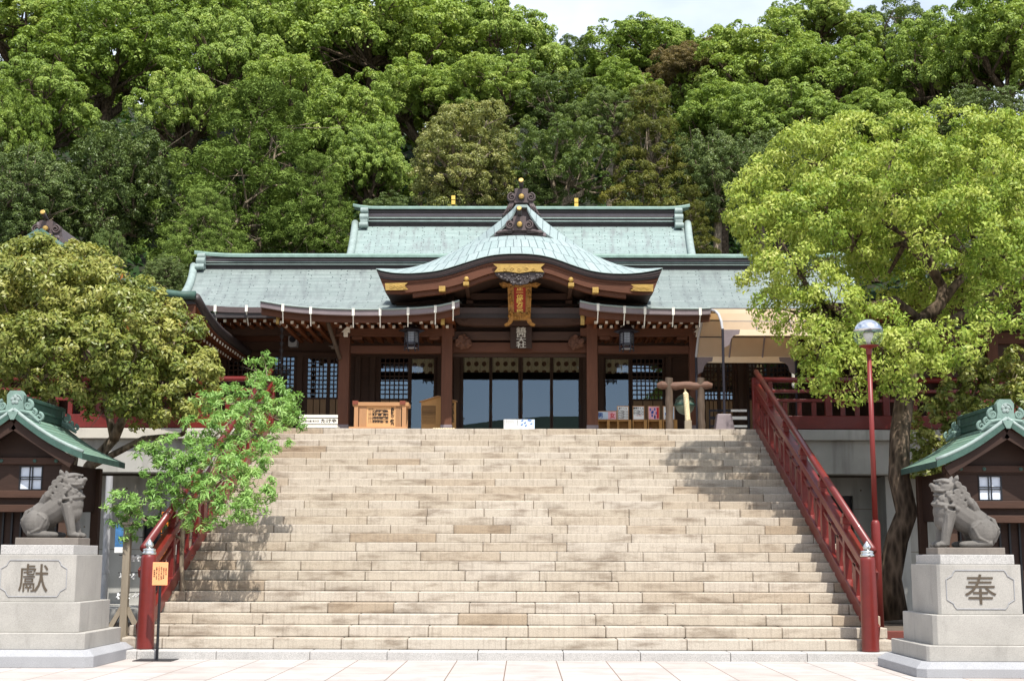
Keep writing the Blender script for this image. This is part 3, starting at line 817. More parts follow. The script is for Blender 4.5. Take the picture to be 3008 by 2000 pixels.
# --- the wall of the hall
YW = 13.6
zl = FZ(900, 820, YW); ztop = 7.3
mb = MB()
def wpanel(u0, u1, v0, v1, dy=0): 
    a, b = F(u0, v1, YW), F(u1, v0, YW); mb.box(a.x, b.x, YW-.03+dy, YW+.06+dy, max(a.z, LZ), b.z)
z820 = 820
def seg(u0, u1): 
    a, b = FX(u0, 900, YW), FX(u1, 900, YW); mb.box(a, b, YW-.02, YW+.08, LZ, zl)
for u0, u1 in ((440, 520), (600, 625), (680, 703), (806, 872), (1004, 1062), (1338, 1390), (1531, 1618), (1692, 1720), (1822, 2010)): seg(u0, u1)
mb.box(FX(440, 800, YW), FX(2010, 800, YW), YW-.02, YW+.08, zl, ztop)
mb.build('timber_wall', M['darkwood'], hall)
mb = MB(); mb.box(FX(440, 800, YW), FX(2010, 800, YW), YW-.10, YW-.021, FZ(900, 822, YW), FZ(900, 812, YW)); mb.build('door_head', M['darkwood'], hall, bevel=.008)
mb = MB(); mb.box(FX(440, 800, YW), FX(2010, 800, YW), YW-.12, YW-.021, FZ(900, 787, YW), FZ(900, 770, YW)); mb.build('nageshi_beam', M['wood'], hall, bevel=.008)
mb = MB(); mb.box(FX(440, 800, YW), FX(2010, 800, YW), YW-.25, YW-.021, LZ, LZ+.14); mb.build('floor_sill', M['darkwood'], hall)
for u in (612, 690, 824, 858, 1014, 1052, 1348, 1384, 1540, 1604, 1705, 1835):
    mb = MB(); x = FX(u, 900, YW); mb.box(x-.07, x+.07, YW-.09, YW-.022, LZ+.14, zl); mb.build('wall_post', M['darkwoodz'], hall, bevel=.008)
# dim room behind the glass
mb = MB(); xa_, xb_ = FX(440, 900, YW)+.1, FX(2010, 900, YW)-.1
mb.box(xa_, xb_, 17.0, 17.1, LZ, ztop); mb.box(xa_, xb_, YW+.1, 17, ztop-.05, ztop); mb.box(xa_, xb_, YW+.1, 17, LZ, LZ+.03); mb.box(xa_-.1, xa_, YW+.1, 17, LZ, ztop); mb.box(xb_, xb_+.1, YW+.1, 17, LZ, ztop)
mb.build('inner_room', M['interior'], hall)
def glass_door(u0, u1, v0, mid=False):
    a, b = FX(u0, 900, YW), FX(u1, 900, YW); zt = FZ(1200, v0, YW); f = .05
    mb = MB(); y = YW+.01
    mb.box(a, a+f, y-.03, y+.03, LZ+.14, zt); mb.box(b-f, b, y-.03, y+.03, LZ+.14, zt); mb.box(a+f, b-f, y-.028, y+.028, zt-.05, zt); mb.box(a+f, b-f, y-.028, y+.028, LZ+.14, LZ+.26)
    d = mb.build('glass_door', M['darkwoodz'], hall, bevel=.006)
    mb = MB(); mb.add([(a+f, y, LZ+.26), (b-f, y, LZ+.26), (b-f, y, zt-.05), (a+f, y, zt-.05)], [(0,1,2,3)]); mb.build('pane', M['glass'], d)
    for hx in (a+f*.5, b-f*.5):
        mb = MB(); mb.box(hx-.012, hx+.012, y-.035, y-.0305, LZ+.85, LZ+1.0); mb.build('door_pull', M['black'], d)
    return d
for a, b in ((1062, 1131), (1129, 1198), (1199, 1271), (1269, 1338)): glass_door(a, b, 815)
glass_door(943, 1003, 822); glass_door(1390, 1452, 822)
def lattice(u0, u1, v0, vpan, nx, nz_, name='lattice_window'):
    a, b = FX(u0, 900, YW), FX(u1, 900, YW); zt = FZ(1200, v0, YW); zb = FZ(1200, vpan, YW); y = YW+.01; f = .045
    mb = MB(); mb.box(a, a+f, y-.03, y+.03, LZ+.14, zt); mb.box(b-f, b, y-.03, y+.03, LZ+.14, zt); mb.box(a+f, b-f, y-.028, y+.028, zt-.045, zt); mb.box(a+f, b-f, y-.028, y+.028, zb-.045, zb); mb.box(a+f, b-f, y-.028, y+.028, LZ+.14, LZ+.2)
    d = mb.build(name, M['darkwoodz'], hall, bevel=.005)
    mb = MB(); w = b-a-2*f; h = zt-.045-zb
    for i in range(1, nx): mb.box(a+f+w*i/nx-.012, a+f+w*i/nx+.012, y-.022, y+.012, zb, zt-.045)
    for j in range(1, nz_): mb.box(a+f, b-f, y-.02, y+.010, zb+h*j/nz_-.012, zb+h*j/nz_+.012)
    mb.build('lattice', M['darkwoodz'], d)
    mb = MB(); mb.add([(a+f, y+.016, zb), (b-f, y+.016, zb), (b-f, y+.016, zt-.045), (a+f, y+.016, zt-.045)], [(0,1,2,3)]); mb.build('pane', M['glass_lattice'], d)
    mb = MB(); k = 3
    for i in range(k):
        p0, p1 = a+f+(w*i)/k+.01, a+f+w*(i+1)/k-.01; mb.box(p0, p1, y-.015, y+.015, LZ+.2, zb-.045)
    mb.build('lower_panel', M['panelwood'], d)
lattice(703, 756, 822, 916, 5, 9); lattice(755, 806, 822, 916, 5, 9)
lattice(872, 943, 822, 918, 6, 9); lattice(1453, 1530, 822, 918, 7, 9)
lattice(626, 680, 818, 916, 5, 9); lattice(522, 600, 818, 916, 7, 9)
lattice(1619, 1656, 822, 918, 4, 9); lattice(1655, 1691, 822, 918, 4, 9)
lattice(1721, 1771, 822, 916, 5, 9); lattice(1770, 1821, 822, 916, 5, 9)
# --- the curved entrance gable
YG = 9.6
TOP = [(1105,791),(1120,797),(1150,803),(1200,805),(1255,801),(1289,797),(1333,784),(1378,769),(1431,753),(1473,747.5),(1526,746),(1580,749),(1630,760),(1675,778),(1734,797),(1779,804),(1838,806),(1880,803),(1920,797),(1946,789)]
LOW = [(1132,857),(1150,858),(1165,858.5),(1205,857),(1249,850),(1289,847),(1333,838),(1378,823),(1431,803),(1473,793),(1526,790),(1580,793),(1630,806),(1675,825),(1734,845),(1779,851),(1838,859),(1870,860),(1900,861),(1919,858)]
def S(p, Y): return F(p[0]/K, p[1]/K, Y)
def resamp(pts, n):
    xs = [p[0] for p in pts]; t = np.linspace(0, 1, n)
    u = np.linspace(xs[0], xs[-1], n)
    # smooth interpolation
    ys = np.interp(u, xs, [p[1] for p in pts]); k = np.array([1,2,3,2,1])/9
    y2 = np.convolve(np.pad(ys, 2, mode='edge'), k, 'valid'); y2[0], y2[-1] = ys[0], ys[-1]
    return list(zip(u, y2))
NG = 60
top = [S(p, YG) for p in resamp(TOP, NG+1)]
low = [S(p, YG) for p in resamp(LOW, NG+1)]
def ribbon(a, b, y0, y1, name, mat, parent, bevel=0):
    mb = MB(); n = len(a)
    v = [(p.x, y0, p.z) for p in a]+[(p.x, y0, p.z) for p in b]+[(p.x, y1, p.z) for p in a]+[(p.x, y1, p.z) for p in b]
    f = []
    for i in range(n-1):
        f += [(n+i, n+i+1, i+1, i), (2*n+i, 2*n+i+1, 3*n+i+1, 3*n+i), (i, i+1, 2*n+i+1, 2*n+i), (3*n+i, 3*n+i+1, n+i+1, n+i)]
    f += [(0, 2*n, 3*n, n), (n-1, 2*n-1, 4*n-1, 3*n-1)]
    mb.add(v, f); return mb.build(name, mat, parent, bevel=bevel)
def lerp(a, b, t): return [p+(q-p)*t for p, q in zip(a, b)]
band = lerp(top, low, .36)
# layered dark edge (three thin courses) and brown bargeboard
e1 = ribbon(top, lerp(top, low, .15), YG-.03, YG+.25, 'gable_edge', M['bronze_dark'], hall)
ribbon(lerp(top, low, .155), lerp(top, low, .26), YG-.005, YG+.25, 'edge_course', M['bronze'], e1)
ribbon(lerp(top, low, .265), band, YG+.02, YG+.25, 'edge_course', M['bronze_dark'], e1)
ribbon(lerp(top, low, .37), lerp(top, low, .50), YG+.05, YG+.28, 'bargeboard', M['wood'], hall)
ribbon(lerp(top, low, .505), low, YG+.07, YG+.28, 'bargeboard', M['wood'], hall)
mid = low[6:-6]
ribbon([p+Vector((0,0,-.005)) for p in mid], [p+Vector((0,0,-.10)) for p in mid], YG+.14, YG+.3, 'inner_bargeboard', M['wood'], hall)
# soffit of the gable
rows_ = [[Vector((p.x, YG+.28+q, p.z+.05)) for p in low] for q in (0, 2.4)]
mb = MB(); mb.sheet(rows_, .04, 0, 0, 0); mb.build('gable_soffit', M['blackwood'], hall)
# the pale copper roof over the gable: swells back to a higher, narrower line
UP = [(1218,800),(1276,772),(1330,744),(1380,718),(1432,701),(1480,694.5),(1526,693),(1580,695),(1640,706),(1680,718),(1722,742),(1770,772),(1818,802)]
upl = [S(p, YG+1.5) for p in resamp(UP, NG+1)]
rows_ = []
for i in range(9):
    t = i/8; rr = []
    for k in range(NG+1):
        a, b = top[k], upl[k]
        q = 1-t
        z = a.z+.012+(b.z-a.z)*(1-(1-q)**1.25)
        x = a.x+(b.x-a.x)*q**.9
        rr.append(Vector((x, YG-.03+1.5*q, z)))
    rows_.append(rr)
mb = MB(); mb.sheet(rows_, .05, 0, 1, 1); mb.build('curved_roof', [M['copper_curve'], M['patina_light']], hall, smooth=False)
# upper triangular gable: rake strips, dark tympanum
YT = YG+1.55
OUTL = [(1516,602),(1500,620),(1485,636),(1464,652),(1443,668),(1405,697),(1380,713),(1330,741),(1276,773),(1218,801)]
INL = [(1517,611),(1506,632),(1495,650),(1474,669),(1451,687),(1433,703),(1400,722),(1345,752),(1285,781),(1222,806)]
OUTR = [(1549,602),(1566,620),(1583,635),(1600,649),(1615,661),(1648,686),(1680,708),(1722,740),(1770,772),(1818,801)]
INR = [(1548,611),(1558,630),(1579,666),(1596,681),(1612,693),(1648,716),(1676,733),(1714,754),(1762,781),(1812,806)]
for O_, I_ in ((OUTL, INL), (OUTR, INR)):
    o_ = [S(p, YT+.55) for p in resamp(sorted(O_), 25)]; i_ = [S(p, YT) for p in resamp(sorted(I_), 25)]
    mb = MB(); mb.sheet([o_, lerp(o_, i_, .5), i_], .06, 0, 1, 1, dirn=(0, .3, -1)); mb.build('rake_strip', [M['copper_curve'], M['patina_light']], hall)
    # roof slope behind the rake, running back into the main roof
    b_ = [Vector((p.x, YT+3.6, p.z)) for p in o_]; mb = MB(); mb.sheet([b_, o_], .06, 0, 1, 1); mb.build('upper_gable_roof', [M['copper_curve'], M['bronze']], hall)
inl = [S(p, YT+.12) for p in INL]; inr = [S(p, YT+.12) for p in INR]
poly = [(p.x, p.z) for p in inl] + [(p.x, p.z-.05) for p in inr[::-1]]
a, b = S((1517,604), YT+.12), S((1548,604), YT+.12)
mb = MB(); mb.prism([(p.x, p.z) for p in inl[::-1]]+[(p.x, p.z) for p in inr], YT+.12, YT+.2); mb.build('tympanum', M['bronze'], hall)
mb = MB(); q = [S(p, YT-.02) for p in ((1516,602),(1549,602),(1549,610),(1516,610))]; mb.prism([(p.x, p.z) for p in q], YT-.04, YT+.6); mb.build('rake_peak', M['patina_light'], hall)
# ridge-end ornaments: block with scrolls, gold crest and gold-tipped rod
def oni(parent, su, sv, sc, Y, fan):
    """su, sv: photo px (3008) of the crest disc; sc scale; fan: spread of tails"""
    P_ = lambda dx, dz: S((su+dx*sc, sv-dz*sc), Y)
    mb = MB()
    blk = [(-21,-17),(21,-17),(21,-4),(19,10),(20,24),(9,26),(8,24),(-8,24),(-9,26),(-20,24),(-19,10),(-21,-4)]
    mb.prism([(P_(*p).x, P_(*p).z) for p in blk], Y-.10, Y+.5)
    for sg in (-1, 1):
        c = P_(sg*28, -1); r = (P_(14, 0)-P_(0, 0)).x
        mb.disc((c.x, Y-.03, c.z), r, .06, 0, 22); mb.spiral((c.x, Y-.11, c.z), r*.92, 1.7, r*.20, 0, flip=-sg, start=math.pi/2)
        tails = [(18,-16),(34,-14),(fan[0],fan[1]),(fan[0]+6,fan[1]-4),(fan[0]-8,fan[1]-6),(24,-24)]
        mb.prism([(P_(sg*a_, b_).x, P_(sg*a_, b_).z) for a_, b_ in tails], Y-.05, Y+.3)
        for q in (.25, .5, .75):
            p0, p1 = P_(sg*(20+14*q), -15), P_(sg*(24+(fan[0]-22)*q*1.05), fan[1]*(.55+.45*q)-3*(1-q)-4)
            mb.tube([(p0.x, Y-.06, p0.z), ((p0.x+p1.x)/2, Y-.07, (p0.z+p1.z)/2), (p1.x, Y-.06, p1.z)], [.03, .035, .02], 7)
    o = mb.build('ridge_ornament', M['bronze'], parent, bevel=.008)
    c = P_(0, 0); r = (P_(8.2, 0)-P_(0, 0)).x
    mb = MB(); mb.disc((c.x, Y-.101, c.z), r*1.35, .03, 0, 8); mb.build('crest_seat', M['bronze_dark'], o)
    mb = MB(); mb.lathe([(r, 0), (r, .03), (r*.8, .05), (.001, .06)], (c.x, Y-.13, c.z), 20, axis=(0,-1,0)); mb.build('gold_crest', M['gold'], o, smooth=False)
    p0, p1 = P_(1, 20), P_(-1, 42); rr = (P_(7, 0)-P_(0, 0)).x
    a_, b_ = Vector((p0.x, Y+.15, p0.z)), Vector((p1.x, Y-.28, p1.z))
    mb = MB(); mb.tube([a_, a_*.5+b_*.5+Vector((0,.05,-.03)), b_], [rr*.75, rr*.8, rr], 14); rod = mb.build('ridge_rod', M['bronze_dark'], o, smooth=True)
    d_ = Vector((0,-.93,.36)).normalized()
    mb = MB(); mb.lathe([(rr*1.02, 0), (rr*1.02, .025), (rr*.8, .03), (.001, .03)], b_, 18, axis=d_); mb.build('gold_tip', M['gold'], rod)
    return o
oni(hall, 1531.5, 582, 1.0, YT+.9, (52, -46))
oni(hall, 1526, 663, .98, YT-.15, (66, -18))
a, b = S((1453,693), YT-.1), S((1604,683), YT-.1)
mb = MB(); mb.box(a.x, b.x, YT-.08, YT+.1, a.z, b.z); mb.box(a.x+.1, b.x-.1, YT-.11, YT+.1, b.z+.004, b.z+.05); mb.build('gable_sill', M['bronze_grey'], hall, bevel=.008)
# gold plates on the bargeboard
def plate(pts, Y, name='gold_plate', mat='gold', parent=None):
    mb = MB(); q = [S(p, Y) for p in pts]; mb.prism([(p.x, p.z) for p in q], Y-.03, Y)
    c = sum(q, Vector())/len(q); L = max(p.x for p in q)-min(p.x for p in q); H = max(p.z for p in q)-min(p.z for p in q)
    for k in range(-2, 3): mb.spiral((c.x+k*L*.14, Y-.032, c.z), H*.22, 1.3, .010, flip=1 if k % 2 else -1)
    return mb.build(name, M[mat], parent or hall)
plate([(1449,776),(1600,776),(1588,787),(1598,800),(1560,798),(1526,803),(1490,798),(1452,800),(1462,787)], YG+.03)
plate([(1131,833),(1198,831),(1186,841),(1200,851),(1165,853),(1133,853)], YG+.03)
plate([(1853,836),(1919,836),(1918,857),(1880,856),(1851,854),(1866,845)], YG+.03)
for u, v, w, h in ((1300,853,19,15), (1370,838,17,10), (1677,841,17,10), (1748,857,18,16)):
    a, b = S((u-w/2, v+h/2), YG+.2), S((u+w/2, v-h/2), YG+.2); mb = MB(); mb.box(a.x, b.x, YG+.0, YG+.2, a.z, b.z); mb.build('gold_beam_end', M['gold'], hall, bevel=.006)
    mb = MB(); mb.box(a.x+.02, b.x-.02, YG+.2, YC, a.z+.01, b.z-.02); mb.build('purlin', M['darkwood'], hall)
for u, v in ((1370, 820), (1677, 822)):
    c = S((u, v), YG+.06); mb = MB(); mb.lathe([(.055, 0), (.055, .02), (.03, .04), (.001, .045)], (c.x, YG+.06, c.z), 16, axis=(0,-1,0)); mb.build('gold_boss', M['gold'], hall)
# carved pendant below the middle plate
q = [(1453,802),(1600,802),(1594,812),(1575,822),(1556,826),(1550,834),(1526,838),(1503,834),(1497,826),(1477,822),(1459,812)]
mb = MB(); q = [S(p, YG+.1) for p in q]; mb.prism([(p.x, p.z) for p in q], YG+.04, YG+.14); r_ = random.Random(2)
for k in range(60):
    t = r_.random(); w = (1-abs(t*2-1))
    p = S((1462+130*t, 806+r_.random()*(6+22*min(1, w*1.4))), YG+.03); rr = r_.uniform(.018, .04); mb.ball((p.x, YG+.04, p.z), (rr, rr*.8, rr), 0, 7, 5)
mb.build('carved_pendant', M['bronze_dark'], hall)
# timber filling the gable
mb = MB(); a, b = F(1050, 815, YC+.3), F(1343, 625, YC+.3); mb.box(a.x, b.x, YC+.28, YC+.36, FZ(1200, 815, YC+.3), FZ(1200, 640, YC+.3)); mb.build('gable_wall', M['blackwood'], hall)
hbeam('gable_beam', 1075, 1318, 678, 692, YC+.1, .3, 'darkwood'); hbeam('gable_beam', 1055, 1340, 702, 708, YC+.1, .3, 'blackwood')
hbeam('gable_beam', 1043, 1350, 765, 784, YC+.1, .2, 'darkwood'); hbeam('gable_beam', 1043, 1350, 790, 812, YC+.16, .2, 'wood')
hbeam('gable_beam', 1043, 1350, 812.5, 822, YC+.3, .2, 'darkwood')
# rainbow beam with spirals
ra = [F(u, v, YC-.1) for u, v in ((1046,722),(1060,717),(1100,716),(1197,714),(1294,716),(1334,717),(1348,722),(1348,738),(1336,748),(1300,751),(1197,752),(1094,751),(1058,748),(1046,738))]
mb = MB(); mb.prism([(p.x, p.z) for p in ra], YC-.22, YC+.1)
for u in (1070, 1324): c = F(u, 732, YC-.22); mb.spiral((c.x, YC-.225, c.z), .12, 1.8, .014, flip=1 if u < 1200 else -1)
mb.build('rainbow_beam', M['darkwood'], hall, bevel=.015)
# frog-leg strut and bearing blocks
for u in (1082, 1310):
    hbeam('bearing_block', u-12, u+12, 708.5, 715, YC-.05, .24, 'wood'); hbeam('bearing_block', u-8, u+8, 692.5, 701.5, YC-.05, .2, 'darkwood')
fr = [F(u, v, YC-.05) for u, v in ((1135,713.5),(1150,706),(1170,702),(1178,696),(1215,696),(1224,702),(1244,706),(1258,713.5))]
mb = MB(); mb.prism([(p.x, p.z) for p in fr], YC-.1, YC+.02); mb.build('frog_leg_strut', M['carvewood'], hall, bevel=.01)
# dark flank boards under the curved gable
for pts in (((885,668),(915,706),(1046,716),(1046,668),(960,672)), ((1507,668),(1478,706),(1348,716),(1348,668),(1430,672))):
    mb = MB(); q = [F(u, v, YC-.4) for u, v in pts]; mb.prism([(p.x, p.z) for p in q], YC-.4, YC+.2); mb.build('gable_flank', M['blackwood'], hall)

# ------------------------------------------------------------------ the taller hall behind
rear = thing('rear_hall', 'taller rear hall whose pale green copper roof rises behind the main ridge', 'shrine hall', (CX, 25, LZ))
Y0, Y1 = 19.6, 24.0
za, zb = FZ(1200, 600, Y0), FZ(1200, 518, Y1)
x0, xm, x1 = FX(803, 600, Y0), FX(812, 545, (Y0+Y1)/2), FX(818, 519, Y1)
rows_ = []
for i in range(10):
    t = i/9; y = Y1+(Y0-Y1)*t; z = zb+(za-zb)*(1-(1-t)**1.22); xl = x1*(1-t)**2+2*t*(1-t)*xm+x0*t*t; half = CX-xl
    rows_.append([Vector((CX+half*(-1+2*j/24), y, z)) for j in range(25)])
mb = MB(); mb.sheet(rows_, .14, 0, 1, 2); rr_ = mb.build('roof', [M['copper_rear'], M['bronze'], M['wood']], rear)
mb = MB(); mb.sheet([[Vector((p.x, 2*Y1-p.y, p.z)) for p in r] for r in rows_], .14, 0, 1, 2); mb.build('back_roof', [M['copper_rear'], M['bronze'], M['wood']], rear)
for s in (0, -1):
    mb = MB(); mb.tube([r[s]+Vector((0,0,.05)) for r in rows_], .12, 10); mb.build('verge_roll', M['patina_light'], rr_, smooth=True)
xa = FX(842, 500, Y1); ridge(rear, xa, sym(xa), Y1, zb-.03, FZ(1200, 480, Y1), FX(842, 480, Y1)-FX(814, 480, Y1), 1.2, .2)
mb = MB(); mb.box(xm+1, sym(xm)-1, Y0+1.2, Y1+3, LZ, za+.3); mb.build('wall', M['darkwood'], rear)
for u, v in ((1044, 454), (1327, 460)):
    p, q = F(u, v, Y1+2), F(u, 484, Y1+2); mb = MB(); mb.tube([(p.x, Y1+2, q.z-2), (p.x, Y1+2, p.z)], .03, 8)
    pole = mb.build('gilded_spike', M['bronze'], rear)
    for dv in (0, 11): c = F(u, v+2+dv, Y1+2); mb = MB(); mb.box(c.x-.065, c.x+.065, Y1+1.94, Y1+2.06, c.z-.07, c.z+.07); mb.build('gilded_cap', M['gold_letter'], pole)

# ------------------------------------------------------------------ side halls, gable towards the viewer
def side_hall(s, label):
    Yf, Yb = 8.0, 14.2
    P_ = lambda u, v, Y: F(u if s < 0 else 2*1206.4-u, v, Y)
    corner, back = P_(451, 683, Yf), P_(577, 818, Yb)
    apex = P_(105, 545, Yf+.6); ez, ez2 = corner.z, back.z
    ax = apex.x; ex = corner.x
    t = thing('side_hall', label, 'shrine hall', (ax, 11, LZ))
    m_ = 1 if ex > ax else -1
    for sd in (1, -1):
        rows_ = []
        for i in range(11):
            q = i/10; rr = []
            for j in range(13):
                w = j/12; y = Yf+.3*(1-q)+(Yb-Yf)*w
                lift = (ez-ez2)*max(0, 1-w*2.2)**2*q**2
                z = apex.z+(ez2-apex.z)*(1-(1-q)**1.45)+lift
                rr.append(Vector((ax+sd*m_*abs(ex-ax)*q, y, z)))
            rows_.append(rr)
        mb = MB(); mb.sheet(rows_, .16, 0, 1, 2); rf = mb.build('roof', [M['copper'], M['bronze_dark'], M['woody']], t)
        # dark rolled edge over the eave, rafters with white ends
        mb = MB(); mb.tube([p+Vector((0,0,-.02)) for p in rows_[-1]], .10, 10); mb.build('eave_roll', M['bronze_dark'], rf, smooth=True)
        mb = MB(); mb.tube([r[0]+Vector((0,-.05,.02)) for r in rows_], .09, 10); mb.build('verge_roll', M['patina_dark'], rf, smooth=True)
        mb = MB()
        for j in range(22):
            w = .03+.95*j/21; k = min(11, int(w*12)); p = rows_[-1][k].lerp(rows_[-1][k+1], w*12-k); q = rows_[6][k].lerp(rows_[6][k+1], w*12-k)
            for o1, o2, sh in ((.06, -.32, 0), (.30, -.42, .12)):
                e = p+(q-p)*o1+Vector((0, sh, o2+.08)); b_ = q+Vector((0, sh, o2+.02))
                mb.beam(e, b_, .06, .06, 0); d_ = (e-b_).normalized(); mb.beam(e+d_*.003, e+d_*.02, .062, .062, 1)
        mb.build('rafter', [M['woody'], M['white']], rf)
        # bargeboard on the gable
        mb = MB(); n = len(rows_)
        a_ = [r[0]+Vector((0,.02,-.17)) for r in rows_]; b_ = [p+Vector((0,0,-.26)) for p in a_]
        v = [tuple(p) for p in a_]+[tuple(p) for p in b_]+[(p.x, p.y+.08, p.z) for p in a_]+[(p.x, p.y+.08, p.z) for p in b_]
        f = []
        for i in range(n-1): f += [(i,i+1,n+i+1,n+i), (2*n+i,3*n+i,3*n+i+1,2*n+i+1), (n+i,n+i+1,3*n+i+1,3*n+i), (i,2*n+i,2*n+i+1,i+1)]
        mb.add(v, f); mb.build('bargeboard', M['wood'], rf)
    hw = abs(ex-ax)-1.35
    mb = MB(); mb.box(ax-hw, ax+hw, Yf+1.7, Yb+.2, LZ, ez2-.05); mb.prism([(ax-hw-.6, ez2-.05), (ax+hw+.6, ez2-.05), (ax+.2, apex.z-.3), (ax-.2, apex.z-.3)], Yf+1.2, Yf+1.4); mb.build('timber_wall', M['darkwood'], t)
    for k in range(5):
        xx = ax-hw+2*hw*k/4; mb = MB(); mb.box(xx-.12, xx+.12, Yf+1.55, Yf+1.72, LZ, ez2-.06); mb.build('column', M['woodz'], t, bevel=.01)
    mb = MB(); mb.box(ax-hw, ax+hw, Yf+1.6, Yf+1.69, LZ+1.9, LZ+2.15); mb.build('tie_beam', M['wood'], t)
    mb = MB(); mb.box(ax-.18, ax+.18, Yf+.5, Yb, apex.z-.1, apex.z+.3); mb.build('ridge', M['bronze_grey'], t, bevel=.02)
    if s < 0: oni(t, 140, 676, 1.0, Yf+.5, (44, -36))
    return t
side_hall(-1, 'dark timber side hall with swept eave behind the yellow-green tree')
side_hall(1, 'side hall with copper roof mostly hidden behind the large bright camphor tree')
# ------------------------------------------------------------------ things hung on and standing before the hall
def name_plaque():
    Y = 10.55
    t = thing('name_plaque', 'gold framed red plaque with gold characters hanging under the curved gable', 'plaque', F(1197, 745, Y))
    zc = FZ(1197, 700, Y)
    tilt = lambda p: Vector((p.x, p.y-.22*(p.z-zc), p.z))
    def tp(mb): mb.v = [tuple(tilt(Vector(v))) for v in mb.v]; return mb
    def q(u, v): return F(u, v, Y)
    mb = MB(); pts = [(1178,663),(1216,663),(1217,722),(1180,722)]; mb.prism([(q(*p).x, q(*p).z) for p in pts], Y, Y+.04); tp(mb).build('board', M['vermilion'], t)
    mb = MB()
    for pts in ([(1169,660),(1183,660),(1184,727),(1171,730)], [(1211,660),(1224,660),(1222,730),(1210,727)], [(1171,719),(1222,719),(1221,736),(1172,736)], [(1170,655),(1224,655),(1222,664),(1172,664)]):
        mb.prism([(q(*p).x, q(*p).z) for p in pts], Y-.05, Y+.06)
    r = random.Random(1)
    for k in range(46):
        u, v = (r.choice([1176, 1217])+r.uniform(-5,5), r.uniform(662,728)) if k < 30 else (r.uniform(1175,1219), r.uniform(721,734))
        p = q(u, v); rr = r.uniform(.018, .04); mb.ball((p.x, Y-.05, p.z), (rr, rr, rr*1.3), 0, 7, 5)
    tp(mb).build('frame', M['gold_rich'], t)
    mb = MB(); mb.prism([(q(*p).x, q(*p).z) for p in [(1150,656),(1160,653),(1172,657),(1224,657),(1234,654),(1244,657),(1236,664),(1222,662),(1172,662),(1158,664)]], Y-.08, Y+.04)
    for u in (1156, 1166, 1228, 1238, 1188, 1206): mb.spiral((q(u,659).x, Y-.08, q(u,659).z), .035, 1.2, .012)
    tp(mb).build('crest_rail', M['gold_rich'], t)
    for sg in (-1, 1):
        mb = MB(); mb.prism([(q(1197+sg*a, b).x, q(1197+sg*a, b).z) for a, b in ((14,734),(25,734),(28,741),(36,746),(34,750),(26,749),(18,742))], Y-.06, Y+.04); tp(mb).build('leg', M['gold_rich'], t)
    mb = MB(); write_on(mb, '正一位諏方三所', q(1197,692).x, q(1197,692).z, Y, .098, .086, sx=1.65, bold=.002, th=.01)
    tp(mb).build('lettering', M['gold_letter'], t)
name_plaque()
def small_plaque():
    Y = 11.1
    t = thing('shrine_name_board', 'dark upright board with pale seal-script characters above the middle doors', 'plaque', F(1199, 802, Y))
    a, b = F(1175, 802, Y), F(1225, 752, Y); mb = MB(); mb.box(a.x, b.x, Y, Y+.05, a.z, b.z); mb.build('board', M['blackwood'], t, bevel=.01)
    mb = MB(); write_on(mb, '鎮西大社', (a.x+b.x)/2, (a.z+b.z)/2, Y, .135, .118, sx=1.75, bold=.002); mb.build('lettering', M['greystone'], t)
small_plaque()
def lantern(u, v, label):
    Y = 10.7; t = thing('hanging_lantern', label, 'lantern', F(u, v+24, Y), 'hanging lanterns under the porch eaves'); c = F(u, v, Y)
    x, z = c.x, c.z
    mb = MB(); n = 6
    mb.lathe([(.31, .19), (.30, .205), (.20, .245), (.07, .32), (.05, .345), (.03, .36)], (x, Y, z), 6); mb.build('lantern_roof', M['iron'], t)
    mb = MB(); mb.tube([(x, Y, z+.36), (x, Y, z+.55)], .012, 6); mb.ball((x, Y, z+.40), .035); mb.build('hook', M['iron'], t)
    R = .155; h0, h1 = -.10, .17
    mb = MB(); mb.lathe([(R*.86, h0), (R*.92, h1)], (x, Y, z), 6); b_ = mb.build('paper_shade', M['paperscreen'], t)
    mb = MB()
    for k in range(6):
        a0, a1 = math.pi*2*k/6, math.pi*2*(k+1)/6
        p = [Vector((x+R*math.cos(a), Y+R*math.sin(a), z)) for a in (a0, a1)]
        mb.beam(p[0]+Vector((0,0,h0-.13)), p[0]+Vector((0,0,h1+.02)), .022, .022)
        for zz in (h0-.09, h0, h1): mb.beam(p[0]+Vector((0,0,zz)), p[1]+Vector((0,0,zz)), .02, .03)
        for q in (.2, .4, .6, .8): e = p[0].lerp(p[1], q); mb.beam(e+Vector((0,0,h0)), e+Vector((0,0,h1)), .007, .007)
        for q in range(1, 7): zz = h0+(h1-h0)*q/7; mb.beam(p[0]+Vector((0,0,zz)), p[1]+Vector((0,0,zz)), .007, .007)
        mb.ball((p[0].x*1.0, p[0].y, z+h0-.14), .022, 0, 8, 5)
    mb.build('lattice_frame', M['iron'], t)
    mb = MB(); mb.lathe([(R*.9, h0-.10), (R*.9, h0-.085)], (x, Y, z), 6); mb.build('base_plate', M['drain'], t)
lantern(948, 781, 'six-sided iron lantern hanging left of the middle doors')
lantern(1443, 783, 'six-sided iron lantern hanging right of the middle doors, nearer the canopy')
